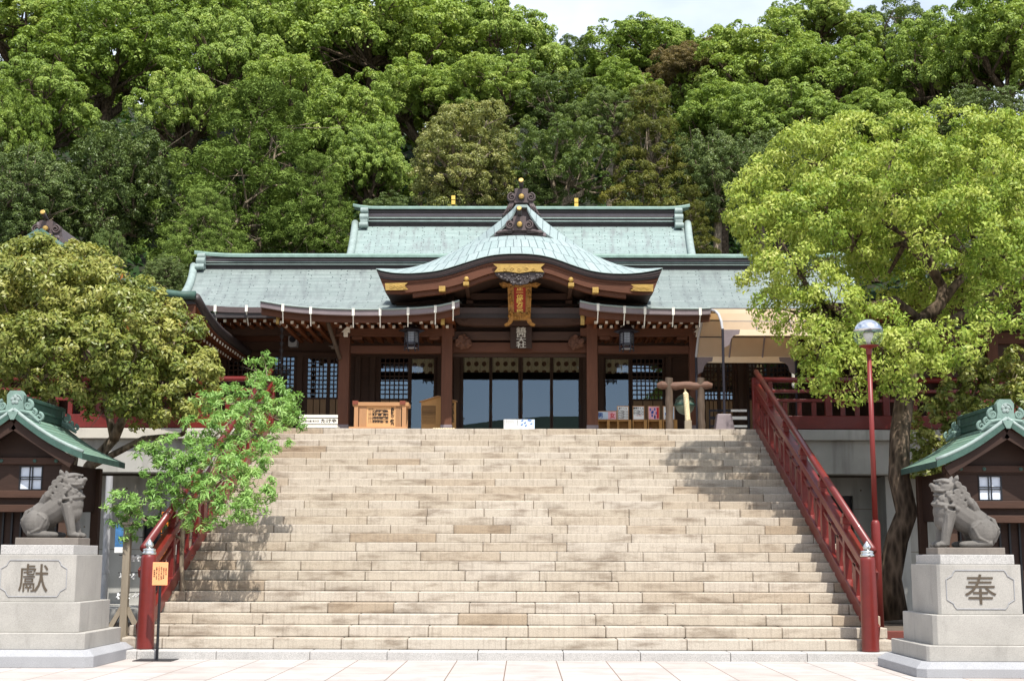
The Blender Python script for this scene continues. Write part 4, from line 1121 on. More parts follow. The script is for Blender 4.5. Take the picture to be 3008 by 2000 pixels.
# curtains inside the glass
def curtain(u0, u1, v0, v1, label, Y=13.66):
    a, b = F(u0, v1, Y), F(u1, v0, Y); n = 40; r = random.Random(int(u0))
    rows_ = [[Vector((a.x+(b.x-a.x)*j/n, Y+.018*math.sin(j*1.1+.4*math.sin(j*.5)), z)) for j in range(n+1)] for z in np.linspace(b.z, a.z, 7)]
    mb = MB(); mb.sheet(rows_, .004, 0, 0, 0, dirn=(0,1,0)); o = mb.build('door_curtain', M['curtain'], None)
    tag(o, label, 'curtain', 'crested curtains behind the hall doors')
curtain(1064, 1130, 811, 857, 'crested beige curtain behind the leftmost of the four middle glass doors')
curtain(1131, 1197, 811, 857, 'crested beige curtain behind the second from left of the four middle glass doors')
curtain(1200, 1270, 811, 857, 'crested beige curtain behind the third from left of the four middle glass doors')
curtain(1271, 1337, 811, 857, 'crested beige curtain behind the rightmost of the four middle glass doors')
curtain(944, 1002, 818, 860, 'crested beige curtain behind the single glass door right of the wooden wish board')
curtain(1391, 1451, 818, 860, 'crested beige curtain behind the glass door above the fortune boxes')
# loudspeaker, rain chains
p = F(676, 783, YW-.14); mb = MB(); mb.box(p.x-.11, p.x+.11, YW-.28, YW-.03, p.z-.17, p.z+.17)
t = thing('loudspeaker', 'grey box loudspeaker fixed high on the wall left of the porch', 'loudspeaker', p); mb.build('cabinet', M['drain'], t, bevel=.015)
mb = MB(); mb.lathe([(.085, 0), (.075, .012), (.03, .004), (.001, .01)], (p.x, YW-.282, p.z), 20, axis=(0,-1,0)); mb.build('cone', M['iron'], t)
def rain_chain(u, v0, v1, Y, mat, label):
    mb = MB(); a, b = F(u, v0, Y), F(u, v1, Y); n = 14
    mb.tube([a, Vector((a.x, Y, b.z))], .016, 6)
    for k in range(n): z = a.z+(b.z-a.z)*(k+.5)/n; mb.lathe([(.022, -.055), (.045, .0), (.05, .05)], (a.x, Y, z), 8)
    tag(mb.build('rain_chain', mat, None), label, 'rain chain')
rain_chain(650, 752, 982, 11.2, M['chain'], 'black rain chain of small cups hanging left of the porch')
rain_chain(1886-60, 822, 890, 11.2, M['white'], 'pale rain chain hanging at the right end of the canopy')

# ------------------------------------------------------------------ on the landing
YL = LY+.45
def bench():
    Y = LY+.75; a, b = F(688, 980, Y), F(778, 955, Y)
    t = thing('bench', 'white slatted bench with lettered backboard beside the left porch column', 'bench', (0,0,0)); 
    z0 = LZ; zt = b.z
    mb = MB(); mb.box(a.x, b.x, Y, Y+.02, zt-.065, zt); mb.build('back_slat', M['white'], t, bevel=.006)
    mb = MB(); mb.box(a.x, b.x, Y, Y+.015, zt-.20, zt-.085); bd = mb.build('backboard', M['white'], t)
    mb = MB(); write_on(mb, 'たけや', FX(757, 968, Y), zt-.142, Y, .095, vertical=False, sx=1.25, bold=.003); write_on(mb, '諏訪の森 有力餅', FX(716, 968, Y), zt-.142, Y, .05, vertical=False, bold=.001); mb.build('lettering', M['ink'], bd)
    mb = MB(); mb.box(a.x, b.x, Y-.02, Y+.01, zt-.285, zt-.225); mb.box(a.x, b.x, Y+.03, Y+.35, zt-.27, zt-.24); mb.build('seat', M['white'], t, bevel=.006)
    for x in (a.x+.1, b.x-.1):
        mb = MB(); mb.box(x-.02, x+.02, Y+.02, Y+.06, z0, zt-.02); mb.build('leg', M['black'], t)
bench()
M['cornerwood'] = simple('stained_corner_wood', lin((120,62,44)), .6, .15)
def wish_board():
    Y = LY+.42; a, b = F(814, 983, Y), F(936, 926, Y); zt = b.z
    t = thing('wish_board', 'open-sided pale wood box with rows of black characters, left of the votive notice', 'notice board', ((a.x+b.x)/2, Y, LZ))
    mb = MB(); mb.box(a.x-.1, b.x+.02, Y-.04, Y+.5, LZ, LZ+.07); mb.build('base', M['palewood'], t, bevel=.008)
    for x in (a.x+.05, b.x-.05):
        for yy in (Y, Y+.42): mb = MB(); mb.box(x-.045, x+.045, yy, yy+.08, LZ+.07, zt-.06); mb.build('post', M['palewoodz'], t, bevel=.006)
    mb = MB(); mb.box(a.x-.03, b.x+.05, Y-.01, Y+.5, zt-.085, zt); mb.build('top_rail', M['palewood'], t, bevel=.008)
    for x in (a.x+.03, b.x-.08): mb = MB(); mb.box(x-.06, x+.06, Y-.03, Y+.05, zt-.05, zt+.03); mb.build('corner_cap', M['cornerwood'], t)
    c0, c1 = a.x+(b.x-a.x)*.24, a.x+(b.x-a.x)*.79
    mb = MB(); mb.box(c0, c1, Y+.03, Y+.06, LZ+.07, zt-.085); bd = mb.build('text_board', simple('light_board', lin((206,158,108)), .7, .06), t)
    for side in ((a.x+.13, c0-.015), (c1+.015, b.x-.13)):
        for k in range(6): x = side[0]+(side[1]-side[0])*k/5; mb = MB(); mb.box(x-.012, x+.012, Y+.02, Y+.05, LZ+.07, zt-.085); mb.build('slat', M['palewoodz'], t)
    mb = MB(); H = zt-.085-LZ-.07; W_ = c1-c0; zc = LZ+.07+H*.5
    for k, tx in enumerate(('家内安全', '商売繁盛', '交通安全', '学業成就', '良縁成就', '心願成就')):
        write_on(mb, tx, c1-W_*(.29+.088*k), zc+.01, Y+.03, .068, H*.165, bold=.0025)
    write_on(mb, '祈願札の御案内', c1-W_*.10, zc+.01, Y+.03, .075, H*.118, bold=.003)
    for k in range(3): write_on(mb, 'お願いごとを書いてお納めください', c1-W_*(.79+.06*k), zc+.02, Y+.03, .03, H*.045)
    mb.build('lettering', M['ink'], bd)
wish_board()
def votive_notice():
    Y = 11.6; t = thing('votive_notice', 'tan house-shaped notice board partly behind the column left of the doors', 'notice board', F(1010, 983, Y))
    q = [F(u, v, Y) for u, v in ((970,990),(970,925),(1008,913),(1050,925),(1050,990))]
    mb = MB(); mb.prism([(p.x, max(p.z, LZ)) for p in q], Y, Y+.05); bd = mb.build('board', simple('tan_board', lin((188,140,84)), .7, .08), t)
    for s_ in ((966,927,1008.5,913.5), (1008,913.5,1053,925.5)):
        a, b = F(s_[0], s_[1], Y), F(s_[2], s_[3], Y); mb = MB(); mb.beam(a+Vector((0,.03,.015)), b+Vector((0,.03,.015)), .16, .022); mb.build('cap_rail', M['palewood'], t)
    mb = MB()
    for k in range(12): write_on(mb, '諏訪神社御由緒鎌倉時代以前より祀られる', F(1002-2.7*k, 955, Y).x, F(1000, 955, Y).z, Y, .028, .0225)
    write_on(mb, '長崎の総氏神諏訪神社', F(1043.5, 955, Y).x, F(1040, 950, Y).z, Y, .05, .045, bold=.002)
    mb.build('lettering', M['ink'], bd)
votive_notice()
mb = MB()
for k in range(9): p = F(1000+5.6*k, 983, LY+.25); mb.tube([(p.x, LY+.2, LZ+.0), (p.x, LY+.5, LZ+.0)], .035, 12)
tag(mb.build('straw_mat_edge', M['rope'], None), 'scalloped straw mat edge lying at the top of the stairs', 'mat')
def notices():
    for u0, u1, tone, label, txt in ((1160, 1196.5, 'paper', 'white text notice propped at the foot of the middle doors', 0), (1196.5, 1231.5, 'blueprint', 'pale blue picture notice propped beside the white text notice', 1)):
        Y = LY+.9; a, b = F(u0, 983, Y), F(u1, 965.5, Y)
        t = thing('notice_sheet', label, 'notice', ((a.x+b.x)/2, Y, LZ)); mb = MB(); mb.box(a.x, b.x-.004, Y, Y+.02, LZ, b.z); bd = mb.build('sheet', M[tone], t)
        mb = MB(); zc = (max(a.z, LZ)+b.z)/2+.01
        if not txt:
            for k in range(6): write_on(mb, 'お賽銭箱は奥に', b.x-.05-.045*k-(.05 if k else 0), zc, Y, .026, .021)
            mb.build('lettering', M['ink'], bd)
        else:
            for k, (dx, dz) in enumerate(((.06,.05), (.12,.0), (.2,.06), (.26,-.02), (.14,-.06), (.05,-.04), (.24,.05))):
                c = Vector((a.x+dx, Y, zc+dz)); mb.beam(c+Vector((-.02,-.004,-.015)), c+Vector((.02,-.004,.012)), .006, .02)
            mb.build('picture_mark', M['navy'], bd)
notices()
def fortune_boxes():
    Y = 11.5
    spec = [(1376, 1420, 946, 'blueprint', 'wide fortune box with blue and pink sign reading man and woman', 0),
            (1421, 1448, 934.5, 'paper', 'fortune box under the first white text sign right of the doors', 1),
            (1457, 1484, 934.5, 'paper', 'fortune box with a white sign bearing a red line, second text sign', 2),
            (1492, 1519, 934.5, 'pink', 'fortune box of pink paper slips under the red and pink poster', 3),
            (1526.5, 1554, 934.5, 'paper', 'fortune box under the blue-figured sign behind the log post', 4)]
    for u0, u1, v0, mt, label, k in spec:
        a, b = F(u0, 985, Y), F(u1+7, 966, Y); zt = b.z
        t = thing('fortune_box', label, 'fortune box', ((a.x+b.x)/2, Y, LZ), 'fortune boxes in a row on the landing')
        x0, x1 = a.x, b.x-.012
        mb = MB(); th = .022
        mb.box(x0, x0+th, Y, Y+.32, LZ+.03, zt); mb.box(x1-(.07 if k else th), x1, Y, Y+.32, LZ+.03, zt); mb.box(x0+th, x1-th, Y+.29, Y+.32, LZ+.03, zt); mb.box(x0-.01, x1+.01, Y-.02, Y+.33, LZ, LZ+.03); mb.box(x0+th, x1-th, Y+.10, Y+.29, zt-.03, zt)
        if k == 0: xm_ = (x0+x1)/2; mb.box(xm_-.035, xm_+.035, Y, Y+.29, LZ+.03, zt-.002)
        mb.build('case', M['boxwood'], t, bevel=.004)
        p, q = F(u0, 962.5, Y+.12), F(u1, v0, Y+.12)
        mb = MB(); f = .018; pz = zt+.002
        mb.box(p.x, q.x, Y+.12, Y+.14, pz, q.z); fr_ = mb.build('sign_frame', M['palewood'], t)
        mb = MB(); mb.box(p.x+f, q.x-f, Y+.112, Y+.1195, pz+f, q.z-f); sg = mb.build('sign_sheet', M[mt], fr_)
        cx_, cz_, w_, h_ = (p.x+q.x)/2, (pz+q.z)/2, q.x-p.x, q.z-pz
        mb = MB()
        if k == 0:
            write_on(mb, '男', cx_-w_*.36, cz_, Y+.112, .13, sx=1, bold=.003); mb.build('lettering', M['navy'], sg)
            mb = MB(); mb.box(cx_+.02, q.x-f, Y+.109, Y+.1115, pz+f, q.z-f); mb.build('pink_half', M['pink'], sg)
            mb = MB(); write_on(mb, '女', cx_+w_*.27, cz_, Y+.107, .13, bold=.003); mb.build('lettering', M['hotred'], sg)
        elif k in (1, 2):
            write_on(mb, '恋みくじ' if k == 1 else '開運みくじ', cx_, cz_+h_*.32, Y+.112, .05, vertical=False, bold=.002)
            for j in range(7 if k == 1 else 4): write_on(mb, '一人一人の運勢を占う' if j % 2 else '恋愛のお導きを頂く', cx_, cz_+h_*(.16-.09*j), Y+.112, .026, vertical=False, bold=.0012)
            mb.build('lettering', M['ink'], sg)
            if k == 2: mb = MB(); write_on(mb, '一回二百円', cx_, cz_-h_*.2, Y+.112, .03, vertical=False); mb.build('lettering', M['hotred'], sg)
        else:
            r = random.Random(k)
            for j in range(9): c = Vector((cx_+r.uniform(-.3,.3)*w_, Y+.11, cz_+r.uniform(-.36,.36)*h_)); mb.box(c.x-.016, c.x+.016, Y+.108, Y+.111, c.z-.03, c.z+.03)
            mb.build('picture_mark', M['navy'], sg)
            mb = MB(); mb.box(q.x-f-.055, q.x-f-.005, Y+.107, Y+.1115, pz+f+.02, q.z-f-.02); mb.build('picture_mark', M['hotred' if k == 3 else 'blueprint'], sg)
        mb = MB(); r = random.Random(10+k); hgt = [.10, .045, .03, .17, .14][k]
        for j in range(40):
            c = Vector((r.uniform(x0+.05, x1-.09), Y+.05+r.random()*.2, LZ+.035+r.random()*hgt)); d = Vector((r.uniform(-1,1), r.uniform(-1,1), r.uniform(-.6,.6))).normalized()*.035
            mb.beam(c-d, c+d, .03, .008)
        mb.build('paper_slips', [M['rope'], M['paper'], M['pink'], M['pink'], M['paper']][k], t)
fortune_boxes()
def bell_frame():
    Y = LY+.40
    t = thing('bell_stand', 'weathered log frame with crossbar standing at the top right of the stairs', 'bell frame', F(1578, 985, Y))
    for u, w in ((1541, 16), (1614.5, 14.5)):
        a, b = F(u-w/2, 985, Y), F(u+w/2, 870, Y); x, r_ = (a.x+b.x)/2, (b.x-a.x)/2
        mb = MB(); n = 9
        mb.tube([(x+.006*math.sin(k*2.2), Y, LZ+(b.z-LZ)*k/n) for k in range(n+1)], [r_*(1+.05*math.sin(k*1.7)) for k in range(n+1)], 14)
        mb.build('post', M['logwood'], t, smooth=False)
    a, b = F(1513, 888, Y), F(1640, 888, Y); n = 12
    mb = MB(); mb.tube([a.lerp(b, k/n)+Vector((0,0,.012*math.sin(k*1.3))) for k in range(n+1)], [.05 if k in (0, n) else .085*(1+.08*math.sin(k*2)) for k in range(n+1)], 12)
    mb.build('crossbar', wood('weathered_log_bar', lin((110,82,68)), .4, axis='x'), t)
    # bell under the bar
    tb = thing('round_bell', 'green bronze slit bell hanging inside the log frame', 'bell', F(1577, 958, Y+.25)); c = F(1577, 931, Y+.25)
    mb = MB(); mb.ball((c.x, Y+.25, c.z), (.215, .215, .225), 0, 28, 16); mb.build('bell_body', M['bell'], tb, smooth=True)
    mb = MB(); mb.lathe([(.222, -.03), (.236, -.015), (.236, .015), (.222, .03)], (c.x, Y+.25, c.z-.01), 28, cap=False); mb.lathe([(.19, .10), (.205, .115), (.195, .13)], (c.x, Y+.25, c.z), 28, cap=False); mb.build('rim_band', M['patina_dark'], tb, smooth=True)
    mb = MB(); mb.tube([(c.x, Y+.25, c.z+.2), (c.x, Y+.15, a.z-.03)], .02, 8); mb.build('hanger', M['iron'], tb)
    tr = thing('bell_rope', 'twisted cream bell rope hanging in front of the green bell', 'rope', F(1583, 985, Y-.02)); p, q = F(1579, 905, Y-.02), F(1584, 968, Y-.02)
    for ph in range(3):
        mb = MB(); n = 34
        mb.tube([Vector((p.x+(q.x-p.x)*k/n+.030*math.cos(k*.95+ph*2.09), Y-.02+.030*math.sin(k*.95+ph*2.09), p.z+(q.z-p.z)*k/n)) for k in range(n+1)], .034, 8)
        mb.build('strand', M['rope'], tr, smooth=True)
    mb = MB(); mb.box(q.x-.075, q.x+.075, Y-.09, Y+.05, q.z-.22, q.z-.0); mb.build('wooden_grip', M['greywood'], tr, bevel=.01)
    mb = MB(); mb.tube([p, (p.x-.02, Y, a.z-.02)], .02, 8); mb.build('tie', M['rope'], tr)
bell_frame()
def canopy():
    Yf, Yb = LY+.42, LY+1.52; LEN = 2.25
    t = thing('awning', 'cream barrel-vaulted canvas awning on thin dark poles right of the porch', 'awning', F(1663, 985, Yf))
    ctl = [(1664,757,0),(1661,737,.06),(1655,721,.16),(1648,713.5,.28),(1640,711.5,.41),(1628,717,.60),(1617,735,.77),(1608,773,.92),(1603,820,1.0)]
    prof = [F(u, v, Yf+(Yb-Yf)*q) for u, v, q in ctl]
    rows_ = [[Vector((p.x+LEN*k/11, p.y, p.z)) for k in range(12)] for p in prof]
    mb = MB(); mb.sheet(rows_, .012, 0, 0, 0)
    b = NB('lit_canvas'); c = b.ramp(b.noise(b.coord('Object'), 1.2, 5), [(.3, lin((226,208,180))), (.7, lin((240,226,206)))])
    d = b.n('ShaderNodeBsdfDiffuse'); b.l(c, d.inputs[0]); tr = b.n('ShaderNodeBsdfTranslucent'); b.l(b.mix(1, c, (1, .90, .72), 'MULTIPLY'), tr.inputs[0]); mxs = b.n('ShaderNodeMixShader'); mxs.inputs[0].default_value = .6
    b.l(d.outputs[0], mxs.inputs[1]); b.l(tr.outputs[0], mxs.inputs[2]); b.l(mxs.outputs[0], b.o.inputs[0])
    mb.build('canvas', b.m, t)
    for p in (prof[0], prof[-1]):
        mb = MB(); mb.box(p.x, p.x+LEN, p.y-.01, p.y+.01, p.z-.15, p.z-.01); mb.build('valance', M['canvas'], t)
    for k in range(4):
        mb = MB(); mb.tube([p+Vector((LEN*k/3, 0, -.03)) for p in prof], .03 if k == 0 else .018, 8); mb.build('hoop', M['drain'] if k == 0 else M['bronze_grey'], t)
    for k in (1, 3, 5, 6, 7):
        mb = MB(); mb.tube([prof[k]+Vector((0,0,-.03)), prof[k]+Vector((LEN,0,-.03))], .012, 6); mb.build('purlin', M['iron'], t)
    for p, dx in ((prof[0], 0), (prof[0], LEN), (prof[-1], 0), (prof[-1], LEN)):
        x, y, ze = p.x+dx, p.y, p.z
        mb = MB(); mb.tube([(x, y, LZ), (x, y, ze)], .030, 10); po = mb.build('pole', M['iron'], t)
        sg = -1 if dx else 1
        mb = MB(); mb.prism([(x+sg*.02, ze-.02), (x+sg*.38, ze-.02), (x+sg*.36, ze-.12), (x+sg*.24, ze-.15), (x+sg*.18, ze-.22), (x+sg*.14, ze-.36), (x+sg*.02, ze-.42)], y-.012, y+.012); mb.build('bracket', M['bronze_grey'], po)
    mb = MB(); p = F(1667, 985, Yf); x = FX(1667, 985, Yf)
    v0 = [(x-.21, Yf-.2), (x+.21, Yf-.2), (x+.21, Yf+.2), (x-.21, Yf+.2)]; h = .36
    mb.add([(a, b_, LZ) for a, b_ in v0]+[(x+(a-x)*.72, Yf+(b_-Yf)*.72, LZ+h) for a, b_ in v0], [(3,2,1,0), (4,5,6,7), (0,1,5,4), (1,2,6,5), (2,3,7,6), (3,0,4,7)])
    mb.build('pole_weight', M['bronze_grey'], t, bevel=.02)
canopy()
mb = MB(); a, b = F(1633, 950, LY+1.6), F(1726, 950, LY+1.6)
for v, hgt, m0 in ((945, .05, 0), (962, .07, 0), (981, .05, 0)):
    z = FZ(1680, v, LY+1.6); mb.box(a.x, b.x-.42, LY+1.6, LY+1.63, z-hgt/2, z+hgt/2, 0); mb.box(b.x-.42, b.x-.06, LY+1.6, LY+1.63, z-hgt/2, z+hgt/2, 1)
for x in (a.x, b.x-.03): mb.box(x, x+.03, LY+1.63, LY+1.66, LZ, FZ(1680, 943, LY+1.6), 0)
tag(mb.build('low_barrier', [M['iron'], M['paper']], None), 'low dark barrier with white ends behind the awning pole weight', 'barrier')

# ------------------------------------------------------------------ lamp, signs and rack by the staircase foot
def street_lamp():
    Y = 1.5; b0 = F(2026, 1470, Y); x, y = b0.x, Y; zb = F(2012, 1200, Y).z; zt = F(2001, 797, Y).z
    t = thing('street_lamp', 'tall red lamp post with half-mirrored round globe by the right railing', 'street lamp', (x, y, 0))
    mb = MB(); mb.lathe([(.074, 0), (.07, zb-.05), (.062, zb-.01), (.045, zb+.02)], (x, y, 0), 20); mb.build('lower_post', M['redpole'], t, smooth=True)
    mb = MB(); mb.lathe([(.043, zb), (.036, zt-.12)], (x, y, 0), 18); mb.build('upper_post', M['redpole'], t, smooth=True)
    mb = MB(); mb.lathe([(.044, zt-.14), (.047, zt-.05), (.075, zt-.03), (.15, zt-.005), (.155, zt+.006), (.02, zt+.01)], (x, y, 0), 24); mb.build('collar', M['redpole'], t, smooth=False)
    R = (F(2034.5, 768, Y).x-F(1964.5, 768, Y).x)/2; c = Vector((x, y, F(2000, 768, Y).z))
    mb = MB(); n = 32
    prof = [(R*math.cos(a), R*math.sin(a)) for a in np.linspace(-1.03, .16, 16)]; mb.lathe(prof, c, 32, cap=False); g_ = mb.build('globe', M['lamp_glass'], t, smooth=True)
    mb = MB(); mb.lathe([(R*math.cos(a), R*math.sin(a)) for a in np.linspace(.16, 1.5707, 16)], c, 32); mb.build('mirror_cap', M['mirror'], g_, smooth=True)
    mb = MB(); mb.lathe([(.03, -R*.8), (.035, -R*.55), (.075, -R*.2), (.08, .0), (.07, .02)], c, 16); mb.build('bulb', M['white'], g_, smooth=True)
street_lamp()
def sign_stand():
    Y = -.58; a, b = F(350, 1347, Y), F(388, 1294, Y); x = F(361, 1500, Y).x; z0 = -.12
    t = thing('sign_stand', 'small salmon sign on a thin black stand at the foot of the stairs', 'sign', (x, Y, z0))
    mb = MB(); mb.box(x-.27, x+.27, Y-.24, Y+.24, z0, z0+.012); mb.build('foot_plate', M['black'], t, bevel=.004)
    mb = MB(); mb.tube([(x, Y+.02, z0+.012), (F(368,1345,Y).x, Y+.02, a.z+.05)], .02, 12); mb.build('pole', M['black'], t)
    mb = MB(); mb.box(a.x, b.x, Y-.012, Y, a.z, b.z); bd = mb.build('sign_panel', M['orange'], t, bevel=.008)
    mb = MB(); w, h = b.x-a.x, b.z-a.z
    for k, tx in enumerate(('お知らせ', '足元にご注意', '手すりをご利用', 'くださいますよう', 'お願い致します', '諏訪神社')):
        write_on(mb, tx, b.x-.025-w*.15*k, a.z+h*(.52 if k else .6), Y-.0121, .024, .0255, bold=.0007, th=.002)
    mb.build('lettering', M['ink'], bd)
sign_stand()
def knot_rack():
    Y = 1.4
    t = thing('fortune_knot_rack', 'grey timber rack tied with white paper fortunes beside the left newel post', 'rack', F(290, 1480, Y))
    x = FX(291, 1300, Y)
    for xx, yy in ((x, Y), (FX(430, 1300, Y+1.3), Y+1.3)):
        mb = MB(); mb.box(xx-.055, xx+.055, yy-.055, yy+.055, 0, 1.78); mb.box(xx-.075, xx+.075, yy-.075, yy+.075, 1.78, 1.82); mb.build('post', M['greywood'], t, bevel=.008)
    for sg in (-1, 1):
        mb = MB(); mb.beam((x+sg*.27, Y, .1), (x+sg*.04, Y, .52), .06, .07); mb.build('brace', M['greywood'], t)
    mb = MB(); mb.box(x-.42, x+.42, Y-.05, Y+.05, .0, .1); mb.build('foot', M['greywood'], t, bevel=.008)
    r = random.Random(5); e0, e1 = Vector((x, Y, 0)), Vector((FX(430, 1300, Y+1.3), Y+1.3, 0))
    for z in (.75, 1.05, 1.32, 1.6):
        mb = MB(); mb.tube([e0+Vector((-.12,0,z)), e1+Vector((.1,0,z))], .007, 6); mb.build('wire', M['iron'], t)
    for k in range(60):
        z = r.choice((.75, 1.05, 1.32)); q = r.random()**1.6; c = e0+(e1-e0)*q+Vector((r.uniform(-.13, .02) if q < .1 else 0, -.02, z-.05))
        mb = MB(); d = Vector((r.uniform(-.5,.5), r.uniform(-.3,.3), 1)).normalized(); mb.beam(c-d*.05, c+d*.05, .028, .006); mb.beam(c-d*.02+Vector((-.03,0,0)), c+Vector((.03,-.006,.02)), .02, .012)
        o = mb.build('paper_knot', M['paper'], t)
knot_rack()
# orange banner and poster on the concrete behind the rack
a, b = F(371, 1222, 3.4), F(396, 1178, 3.4)
t = thing('orange_banner', 'orange banner with black characters behind the left railing', 'banner', (a.x, 3.4, 1.5))
mb = MB(); mb.box(a.x, b.x, 3.4, 3.42, a.z-.6, b.z); bn = mb.build('cloth', M['banner'], t)
mb = MB(); write_on(mb, '参集殿', (a.x+b.x)/2, (a.z+b.z)/2-.16, 3.4, .2, .24, bold=.006); mb.build('lettering', M['ink'], bn)
mb = MB(); mb.tube([(a.x-.03, 3.41, 0), (a.x-.03, 3.41, b.z+.1)], .015, 8); mb.build('pole', M['black'], t)
a, b = F(262, 1272, 9.8), F(294, 1206, 9.8); 
t = thing('poster', 'blue poster on the concrete wall behind the knot rack', 'poster', (a.x, 9.85, a.z))
mb = MB(); mb.box(a.x, b.x, 9.84, 9.86, a.z, b.z); po = mb.build('sheet', M['poster'], t); mb = MB(); mb.box(a.x, b.x, 9.83, 9.839, a.z, a.z+.12); mb.build('white_strip', M['paper'], po)
# ------------------------------------------------------------------ guardian lions and their pedestals
def cham(cx_, cy_, hw, hd, z0, z1, c, slope=0.0):
    def ring(z, s): 
        a, b = hw-s, hd-s
        return [(cx_-a+c, cy_-b, z), (cx_+a-c, cy_-b, z), (cx_+a, cy_-b+c, z), (cx_+a, cy_+b-c, z), (cx_+a-c, cy_+b, z), (cx_-a+c, cy_+b, z), (cx_-a, cy_+b-c, z), (cx_-a, cy_-b+c, z)]
    return ring
def chamblock(mb, cx_, cy_, hw, hd, z0, z1, c, rings=None):
    r = cham(cx_, cy_, hw, hd, z0, z1, c)
    lv = rings or [(z0, 0), (z1, 0)]
    v = []; f = []
    for z, s in lv: v += r(z, s)
    n = 8
    f.append(tuple(range(n))[::-1]); f.append(tuple((len(lv)-1)*n+k for k in range(n)))
    for i in range(len(lv)-1):
        for k in range(n): f.append((i*n+k, i*n+(k+1)%n, (i+1)*n+(k+1)%n, (i+1)*n+k))
    return mb.add(v, f)
def pedestal(side, ch, label):
    if side < 0: yf, cxpx, D = -2.0, 100/K, None
    else: yf = -3.0
    Yd = yf+.42                                     # plane of the die's front
    zz = lambda v, Y=Yd: F(1200, v/K, Y).z
    if side < 0:
        ys = dict(b0=1953, b1=1931, b2=1913, t2=1863, t3=1773, die=1633, cap=1604, slab=1582); cxp = F(101/K, 1300, Yd).x
        hd_die = (F(222/K, 1300, Yd).x-F(-20/K, 1300, Yd).x)/2
    else:
        ys = dict(b0=1979, b1=1955, b2=1938, t2=1891, t3=1801, die=1653, cap=1624, slab=1603); cxp = F(2876/K, 1300, Yd).x
        hd_die = (F(3000/K, 1300, Yd).x-F(2752/K, 1300, Yd).x)/2
    t = thing('lion_pedestal', label, 'pedestal', (cxp, Yd+hd_die*.9, -.12))
    hw = hd_die; hd = .60; cy_ = Yd+hd
    mb = MB(); z0 = -.12; zb2 = zz(ys['b2'], Yd-.28); zb1 = zb2-.075
    chamblock(mb, cxp, cy_, hw+.40, hd+.42, z0, zb2, .10, [(z0, 0), (zb1, 0), (zb2, .09)]); mb.build('plinth', M['pedestal_base'], t, bevel=.006)
    z2 = zz(ys['t2'], Yd-.2); mb = MB(); chamblock(mb, cxp, cy_, hw+.24, hd+.24, zb2, z2, .035); mb.build('lower_tier', M['pedestal'], t, bevel=.008)
    z3 = zz(ys['t3'], Yd-.1); mb = MB(); chamblock(mb, cxp, cy_, hw+.11, hd+.11, z2, z3, .05); mb.build('upper_tier', M['pedestal'], t, bevel=.008)
    z4 = zz(ys['die']); mb = MB(); chamblock(mb, cxp, cy_, hw, hd, z3, z4, .035); die = mb.build('die', M['pedestal'], t, bevel=.007)
    # incised panel outline with indented corners
    zc = (z3+z4)/2; pw, ph, r = hw*.80, (z4-z3)*.385, .09
    pts = []
    for sx, sz in ((1, 1), (1, -1), (-1, -1), (-1, 1)):
        q = []
        c = Vector((cxp+sx*pw, 0, zc+sz*ph))
        arc = [(c.x-sx*r*math.cos(a), c.z-sz*r*math.sin(a)) for a in np.linspace(0, math.pi/2, 7)]
        q = [(c.x, c.z-sz*r)]; 
        seq = [(c.x-sx*.0, c.z-sz*r*1.25), (c.x-sx*r*.35, c.z-sz*r*1.05), (c.x-sx*r*.85, c.z-sz*r*.75), (c.x-sx*r*1.02, c.z-sz*r*.35), (c.x-sx*r*1.3, c.z)]
        if (sx, sz) in ((1, 1), (-1, -1)): seq = seq[::-1]
        pts += seq
    y = Yd-.004
    mb = MB(); loop = [Vector((a, y, b)) for a, b in pts]; loop.append(loop[0]); mb.tube(loop, .006, 6); mb.build('panel_moulding', M['pedestal_base'], die)
    mb = MB(); write_on(mb, ch, cxp, zc+.005, Yd+.005, .40, sx=1.05, bold=0, th=.013); mb.build('carved_character', M['incised'], die)
    z5 = zz(ys['cap'], Yd+.05); mb = MB(); chamblock(mb, cxp, cy_, hw-.06, hd-.06, z4, z5, .01); mb.build('cap', M['kerb'], t, bevel=.008)
    return cxp, cy_, z5, zz(ys['slab'], Yd+.12)
